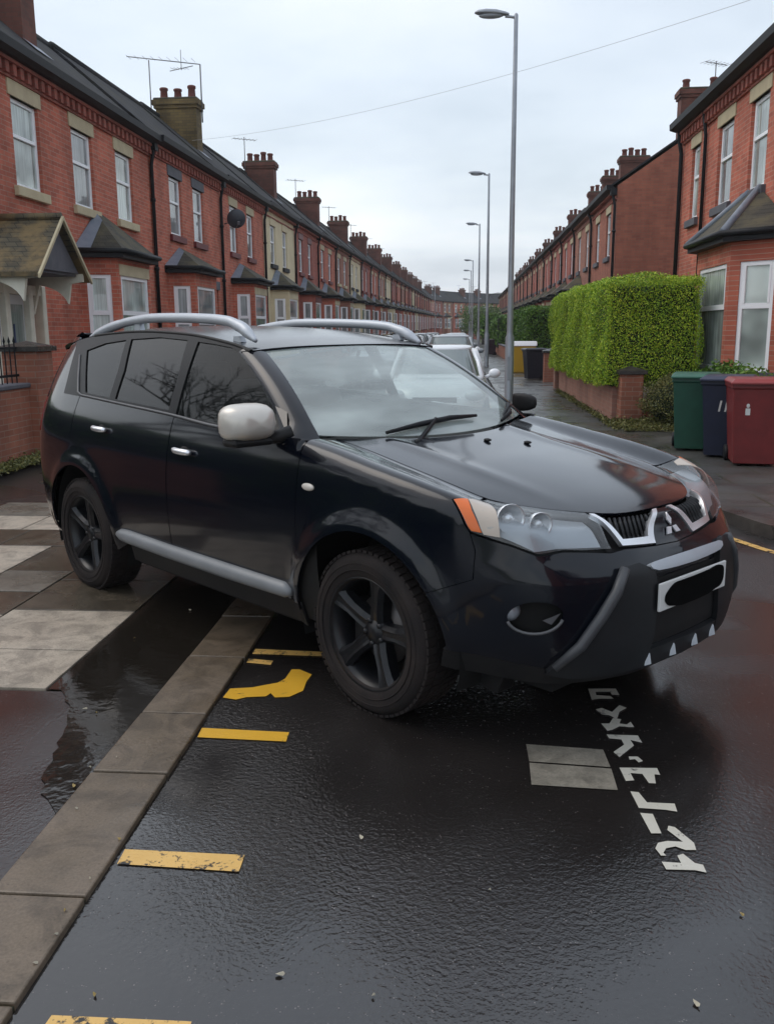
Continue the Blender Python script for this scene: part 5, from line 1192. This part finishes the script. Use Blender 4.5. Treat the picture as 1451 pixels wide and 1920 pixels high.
# inner dark shell behind every gap, wheel housings, floor
shl = sx_([(-.3, .30), (-.3, 1.0), (-1.0, 1.10), (-2.7, 1.12), (-3.2, 1.12), (-3.2, .45), (-3.15, .4)]+arc(-2.67, .50, 175, 5, 16)+[(-2.1, .30)])
sh = panel('inner_shell', band, shl, SHELL, suv, st=.06, off=-.03, thick=0)
panel('inner_shell', band, sx_([(-.42, .5)]+arc(0, .50, 165, 20, 12))+[(1.0, .85), (.9, .95), (1.4, .97), (1.9, 1.0)], SHELL, suv, st=.05, off=-.03, thick=0)
panel('inner_shell', band, [(-1.1, .86), (0, .80), (1.1, .86), (1.1, .5), (.8, .40), (0, .36), (-.8, .40), (-1.1, .5)], SHELL, suv, st=.06, off=-.05, thick=0, mirror=False)
for s in (1, -1):
    for xw in XW:
        b = MB(); P = arc(xw, .49, 195, -15, 30); y0, y1 = -.835*s, -.48*s
        v = [(x, y0, z) for x, z in P]+[(x, y1, z) for x, z in P]; n = len(P); b.add(v, [(i, i+1, n+i+1, n+i) for i in range(n-1)]+[tuple(range(n, 2*n))]); b.build('wheel_arch_liner', SHELL, suv)
b = MB(); b.box(-3.35, .75, -.60, .60, .24, .40); b.box(-2.1, -.55, -.80, .80, .26, .42); b.build('underbody', SHELL, suv)
b = MB(); b.box(-3.0, .7, -.70, .70, .40, .80); b.build('engine_bay', SHELL, suv) if 0 else None
# upper side frame with its three windows
ztop = lambda x: zr(x)-.034
fw1 = [(-.70, 1.170), (-.615, 1.150), (-.60, 1.143)]
W1 = [(-.625, 1.152), (-.745, 1.255), (-.832, 1.330), (-.95, 1.410), (-1.095, 1.474), (-1.28, 1.520), (-1.45, 1.537), (-1.612, 1.548), (-1.560, 1.172), (-1.1, 1.150), (-.8, 1.146)]
W2 = [(-1.725, 1.556), (-2.05, 1.572), (-2.38, 1.560), (-2.30, 1.38), (-2.285, 1.218), (-2.0, 1.205), (-1.645, 1.190), (-1.665, 1.35)]
W3 = [(-2.44, 1.556), (-2.70, 1.535), (-2.92, 1.490), (-2.80, 1.35), (-2.700, 1.236), (-2.36, 1.222), (-2.375, 1.38)]
fo = [(-.52, 1.128)]+bl(-.56, -3.02, -.004, 40)[0:]+[(-3.04, 1.30), (-3.08, 1.40), (-3.12, 1.50), (-3.16, ztop(-3.16))]+[(x, ztop(x)) for x in [-3.1+.1*i for i in range(21)]]
ftp = []
for i in range(13):
    bq = 1-i/12; p = WS(-1, bq); ftp.append((p[0]-.07-.03*(1-bq), max(p[2]-.012, 1.125)))
fo += ftp
GL_ = lambda x, z: G(x, z)
panel('window_frame', GL_, fo, PIANO, suv, st=.035, holes=(W1, W2, W3), thick=.015, off=.001)
CLG = glassm('clear_side_glass', (.75, .82, .80), (.3, .32, .32), .15, .6)
for nm, W_, m in (('front_door_window', W1, FRG), ('rear_door_window', W2, SIDEG), ('quarter_window', W3, SIDEG)):
    o = panel(nm, GL_, inset(W_, 1.02), m, suv, st=.06, off=-.006, thick=0); o[1].data.materials[0] = CLG
def tube_g(pts, r_, nm, m, parent, off=.004, n=6):
    for s in (1, -1):
        b = MB(); V = [G(x, z) for x, z in pts]; b.tube([(p[0], (p[1]-off)*s, p[2]) for p in V], r_, n); b.build(nm, m, parent)
tube_g([(x, z+.006) for x, z in bl(-.60, -2.74, 0, 24)]+[(-2.80, 1.235), (-2.87, 1.32), (-2.99, 1.46)], .008, 'belt_trim', GREYPL, suv)
tube_g([(x, z+.002) for x, z in fo[-32:-12]], .010, 'gutter_trim', PLAST, suv, off=-.002)
# roof
def roofR(x, v): return R(x, v)
xr0 = -1.055
rp = [(-1.05-.045*v*v, v) for v in [-1+.1*i for i in range(21)]]+[(x, 1) for x in [-1.2-.15*i for i in range(14)]]+[(-3.25, v) for v in [1-.1*i for i in range(21)]]+[(x, -1) for x in [-3.15+.15*i for i in range(14)]]
panel('roof', roofR, rp, ROOFP, suv, st=.06, mirror=False, thick=.015, off=.003)
def spo(x, v): p = R(-3.22, v); return (p[0]-(x*.26), p[1]*(1-x*.06), p[2]+.004-x*x*.03)
panel('spoiler', spo, [(0, -1), (1, -.97), (1, .97), (0, 1)], PAINT, suv, st=.08, mirror=False, thick=.025)
# roof rails
for s in (1, -1):
    rr = []; 
    for x, zt_ in ((-1.14, 1.580), (-1.20, 1.612), (-1.263, 1.645), (-1.383, 1.679), (-1.536, 1.693), (-1.8, 1.704), (-2.1, 1.710), (-2.3, 1.710), (-2.56, 1.693), (-2.78, 1.662), (-2.98, 1.618), (-3.12, 1.575)):
        p = R(x, -.91); rr.append((p[0], -abs(p[1])*s, (zt_-.027) if s > 0 else max(p[2]+.01, zt_-.055)))
    V = []; ns_ = 5
    for i in range(len(rr)-1):
        for j in range(ns_): V.append(Vector(rr[i]).lerp(Vector(rr[i+1]), j/ns_))
    V.append(Vector(rr[-1])); V = [V[0]]+[(V[i-1]+V[i]*2+V[i+1])/4 for i in range(1, len(V)-1)]+[V[-1]]
    b = MB(); b.tube(V, [(.026 if 12 < i < len(V)-13 else .029)*min(1, .35+i*.10, .35+(len(V)-1-i)*.10) for i in range(len(V))], 12, flat=1.05); ro = b.build('roof_rail', RAIL, suv)
    for x in (-1.30, -2.42, -2.85):
        p = R(x, .90); b = MB(); b.prism([(x-.05, p[2]-.0), (x+.03, p[2]-.0), (x+.01, p[2]+(.05 if x > -2.8 and x < -1.35 else .03)), (x-.04, p[2]+(.05 if x > -2.8 and x < -1.35 else .03))], 1, p[1]*s-.016, p[1]*s+.016); b.build('foot', RAIL, ro)
# mirrors
for s in (1, -1):
    b = MB(); n = 20; v = []; f = []
    secs = [(-.536, .06), (-.540, .34), (-.552, .62), (-.585, .88), (-.625, 1.0), (-.665, 1.02), (-.69, .97)]
    for x, k in secs:
        for i in range(n):
            a = 2*PI*i/n; c, q = math.cos(a), math.sin(a); v.append((x+.05*0, ((-.995 if s > 0 else -.93)+(.125 if s > 0 else .03)*k*math.copysign(abs(c)**.55, c))*s, (1.205 if s > 0 else 1.185)+(.082 if s > 0 else .052)*k*math.copysign(abs(q)**.6, q)))
    for i in range(len(secs)-1):
        for j in range(n): f.append((i*n+j, i*n+(j+1) % n, (i+1)*n+(j+1) % n, (i+1)*n+j))
    f += [tuple(range(n))[::-1], tuple(range((len(secs)-1)*n, len(secs)*n))]; b.add(v, f, 0, True); mo = b.build('door_mirror', CHDULL if s > 0 else PLAST, suv)
    if s < 0: continue
    b = MB(); b.box(-.70, -.59, min(-1.10*s, -.885*s), max(-1.10*s, -.885*s), 1.100, 1.140); b.build('mirror_base', PLAST, mo, bevel=.02, seg=3)
    b = MB(); b.tube([(-.62, -.90*s, 1.13), (-.60, -.85*s, 1.135), (-.58, -.80*s, 1.15)], [.028, .032, .035], 8); b.build('mirror_arm', PLAST, mo)
    if s < 0: continue
    b = MB(); b.box(-.694, -.691, min(-1.095*s, -.895*s), max(-1.095*s, -.895*s), 1.15, 1.265); b.build('mirror_glass', CHROME, mo)
    b = MB(); P = [G(x, z) for x, z in ((-.57, 1.14), (-.64, 1.15), (-.76, 1.262), (-.66, 1.235))]; b.add([(p[0], (p[1]-.006)*s, p[2]) for p in P], [(0, 1, 2, 3)]); b.build('mirror_mount', PAINT, suv)
# handles, signal lamps
for k, (dr_, x, z) in enumerate(((fdoor, -1.40, 1.0), (rdoor, -2.36, 1.045))):
    for s, d in zip((1, -1), dr_):
        b = MB(); V = []
        for i in range(9):
            q = i/8; xx = x-.085+.17*q; p = band(u_of_x(xx), z-.004*q); V.append((xx, (p[1]-.018-.016*math.sin(PI*q))*s, p[2]))
        b.tube(V, [.010, .015, .017, .017, .017, .017, .017, .016, .011], 8); b.build('handle', CHROME, d)
        p = band(u_of_x(x), z); b = MB(); b.ball((x-.005, (p[1]+.006)*s, z-.014), (.055, .012, .036)); b.build('handle_recess', SHELL, d)
for s in (1, -1):
    p = band(u_of_x(-.36), .936); b = MB(); b.ball((-.36, (p[1]-.002)*s, .936), (.042, .012, .017)); b.build('side_signal', mat('clear_side_signal', (.72, .66, .58), .2), suv)
# wipers
for pts in ([(-.335, -.42), (-.35, -.20), (-.36, .02), (-.37, .22)], [(-.345, .40), (-.43, .56), (-.52, .64)]):
    b = MB(); V = []
    for x, y in pts:
        a = y/.72; bq = (-.30-.20*a*a-x)/.74; p = WS(a, max(.0, bq+.02)); V.append((p[0]+.01, y, p[2]+.018))
    b.tube(V, [.008, .014, .014, .008], 6); m_ = (Vector(V[1])+Vector(V[2]))/2; b.tube([m_+Vector((.0, 0, .01)), (m_.x+.07, m_.y-.18, 1.095), (m_.x+.11, m_.y-.24, 1.085)], [.010, .012, .016], 6); b.build('wiper', M_['black'], suv)
# cabin
INT = noisy('dark_seat_cloth', (.05, .05, .052), (.075, .072, .07), 8, .85, .1)
b = MB(); b.box(-.95, -.42, -.68, .68, .75, 1.06); b.build('dashboard', INT, suv, bevel=.06, seg=3)
for s in (-.36, .36):
    b = MB(); b.box(-1.75, -1.30, s-.24, s+.24, .50, .68); b.prism([(-1.62, .62), (-1.78, .62), (-1.95, 1.22), (-1.86, 1.26)], 1, s-.22, s+.22); so_ = b.build('seat', INT, suv, bevel=.05, seg=3)
    b = MB(); b.box(-1.98, -1.88, s-.13, s+.13, 1.26, 1.43); b.build('head_rest', INT, so_, bevel=.04, seg=3)
b = MB(); b.prism([(-2.55, .6), (-2.68, .6), (-2.84, 1.25), (-2.76, 1.28)], 1, -.62, .62); b.box(-2.7, -2.25, -.62, .62, .5, .7); b.build('rear_seat', INT, suv, bevel=.05, seg=3)
b = MB(); P = [Vector((-1.08+.05*math.sin(a), -.36+.185*math.cos(a), 1.02+.175*math.sin(a))) for a in [2*PI*i/28 for i in range(29)]]; b.tube(P, .014, 8, cap=False); b.tube([(-1.08, -.36, 1.02), (-.85, -.36, .95)], .03, 8); b.box(-1.10, -1.06, -.53, -.19, 1.0, 1.03); b.build('steering_wheel', PLAST, suv)
b = MB(); b.box(-1.06, -1.03, -.11, .11, 1.40, 1.46); b.tube([(-1.04, 0, 1.45), (-1.02, 0, 1.50)], .012, 6); b.build('rear_view_mirror', PLAST, suv, bevel=.01)
b = MB(); b.quad((-.7, -.72, .45), (-3.0, -.72, .45), (-3.0, .72, .45), (-.7, .72, .45)); b.build('cabin_floor', SHELL, suv)
# wheels
SPK = noisy('satin_black_alloy', (.007, .008, .010), (.012, .012, .014), 9, .33, .03, 200, spec=.4); DIRTY = noisy('muddy_tyre', (.012, .011, .012), (.034, .026, .023), 5, .8, .25, 60, spec=.25)
def suv_wheel(xw, s):
    b = MB(); Rr = .352; rim = .242
    prof = [(rim-.01, .10), (rim+.004, .115), (rim+.02, .118), (rim+.05, .124), (rim+.078, .122), (Rr-.018, .112), (Rr-.006, .098), (Rr, .075), (Rr+.001, .0), (Rr, -.075), (Rr-.006, -.098), (Rr-.018, -.112), (rim+.05, -.124), (rim, -.115), (rim-.01, -.10)]
    b.lathe(prof, (0, 0, 0), 1, 72)
    # tread blocks
    for k in range(64):
        a0 = 2*PI*k/64
        for (y0, y1, sh) in ((-.105, -.062, 0), (-.055, -.012, .4), (.005, .048, 0), (.055, .105, .5)):
            a = a0+sh*2*PI/64; da = 2*PI/64*.36; r0, r1 = Rr-.006, Rr+.006; v = []
            for rr in (r0, r1):
                for aa, yy in ((a-da, y0), (a+da, y0), (a+da+.015, y1), (a-da+.015, y1)): 
                    v.append((rr*math.cos(aa), yy, rr*math.sin(aa)))
            b.add(v, [(4, 5, 6, 7), (0, 1, 5, 4), (1, 2, 6, 5), (2, 3, 7, 6), (3, 0, 4, 7)])
    for rr in (rim+.035, rim+.062):
        P = [(rr*math.cos(2*PI*i/72), .1235, rr*math.sin(2*PI*i/72)) for i in range(73)]; b.tube(P, .0025, 4, cap=False)
    w_ = b.build('wheel', DIRTY, suv); w_.location = (xw, -.765*s, ZW); 
    if s < 0: w_.rotation_euler = (0, 0, PI)
    # in wheel space the outer face looks along +y, so turn it to the outside of the car
    w_.rotation_euler = (0, 0, PI) if s > 0 else (0, 0, 0)
    b = MB(); b.lathe([(.238, .112), (.246, .116), (.240, .100), (.226, .09), (.215, .04), (.212, -.08), (.235, -.10)], (0, 0, 0), 1, 64); b.build('rim', SPK, w_)
    b = MB()
    for k in range(5):
        a = PI/2+2*PI*k/5+.2; ca, sa = math.cos(a), math.sin(a)
        def P3(r, t, y): return (r*ca-t*sa, y, r*sa+t*ca)
        secs = [(.05, .040, .075, .030), (.09, .036, .085, .035), (.15, .033, .092, .045), (.20, .042, .100, .060), (.232, .056, .104, .07)]
        v = []
        for r, hw, yt, yb in secs: v += [P3(r, -hw, yt-.020), P3(r, -hw*.55, yt), P3(r, -hw*.20, yt-.006), P3(r, hw*.20, yt-.006), P3(r, hw*.55, yt), P3(r, hw, yt-.020), P3(r, hw*.8, yb-.03), P3(r, -hw*.8, yb-.03)]
        f = [(i*8+j, i*8+(j+1) % 8, (i+1)*8+(j+1) % 8, (i+1)*8+j) for i in range(4) for j in range(8)]; b.add(v, f+[tuple(range(8))[::-1], tuple(range(32, 40))])
    b.lathe([(.001, .080), (.030, .080), (.034, .074), (.060, .068), (.072, .05), (.072, .0)], (0, 0, 0), 1, 30)
    for k in range(5):
        a = PI/2+2*PI*(k+.5)/5+.2; b.lathe([(.011, .05), (.011, .078), (.001, .080)], (.052*math.cos(a), 0, .052*math.sin(a)), 1, 8)
    b.build('spokes', SPK, w_)
    b = MB(); b.lathe([(.001, .01), (.15, .01), (.15, -.01), (.001, -.01)], (0, 0, 0), 1, 40); b.build('brake_disc', mat('brake_disc', (.10, .09, .085), .4, .7), w_)
    b = MB(); b.prism([(.09, -.09), (.165, -.11), (.165, .11), (.09, .09)], 1, -.04, .035); b.build('brake_caliper', PLAST, w_, bevel=.01)
    b = MB(); b.lathe([(.001, -.06), (.212, -.06), (.22, -.09)], (0, 0, 0), 1, 40); b.build('brake_shield', SHELL, w_)
for xw in XW:
    for s in (1, -1): suv_wheel(xw, s)
for s in (1, -1):      # mud flap hanging ahead of the front wheel
    b = MB(); b.prism([(.46, .22), (.56, .20), (.60, .30), (.47, .32)], 1, min(-.70*s, -.60*s), max(-.70*s, -.60*s)); b.build('air_deflector', PLAST, suv, bevel=.01)
# fallen leaves and grit on the tarmac
lf = mat('fallen_leaf', (.40, .36, .27), .6); lf2 = mat('fallen_leaf_yellow', (.28, .20, .06), .6)
for i, (x, y) in enumerate([(-.878, 1.861), (-.438, 1.963), (-1.591, 3.497), (-1.525, 3.463), (-1.279, 3.054), (-.196, 1.906), (.792, 2.286), (.581, 1.935), (-1.064, 1.938), (-1.062, 2.51), (-1.355, 2.986), (-1.276, 2.682), (-1.356, 2.847), (.1, 2.35), (-.3, 2.6), (-1.7, 4.4), (-1.55, 4.9), (-1.07, 2.3), (-1.08, 2.15), (-1.06, 2.05)]):
    b = MB(); s = random.choice([.003, .004, .005, .008]); a = random.uniform(0, 6); P = []
    for k in range(7): t_ = 2*PI*k/7; P.append((s*1.6*math.cos(t_)*math.cos(a)-s*.8*math.sin(t_)*math.sin(a), s*1.6*math.cos(t_)*math.sin(a)+s*.8*math.sin(t_)*math.cos(a), .004+.003*math.sin(t_*2)))
    b.add(P+[(0, 0, .008)], [(k, (k+1) % 7, 7) for k in range(7)]); o = b.build('fallen_leaf', lf if i % 3 else lf2); zb = .02 if (-1.33 < x < -1.05) else (.012 if x < -1.33 else .003); o.location = (x, y, zb)
    tag(o, 'tiny pale fallen leaf lying on the wet ground in the foreground', 'leaf', 'fallen leaves scattered on the wet ground')

# ------------------------------------------------------------------ thin damp air
hz_ = MB(); hz_.box(-449, 449, -139, 899, -2, 45); ho = hz_.build('haze', bpy.data.materials.new('damp_air'))
hm = ho.data.materials[0]; hm.use_nodes = True; ht = hm.node_tree; ht.nodes.clear()
vo = ht.nodes.new('ShaderNodeVolumePrincipled'); vo.inputs['Color'].default_value = (.97, .985, 1, 1); vo.inputs['Density'].default_value = .0006; vo.inputs['Anisotropy'].default_value = .2
mo_ = ht.nodes.new('ShaderNodeOutputMaterial'); ht.links.new(vo.outputs[0], mo_.inputs['Volume']); tag(ho, kind='stuff')
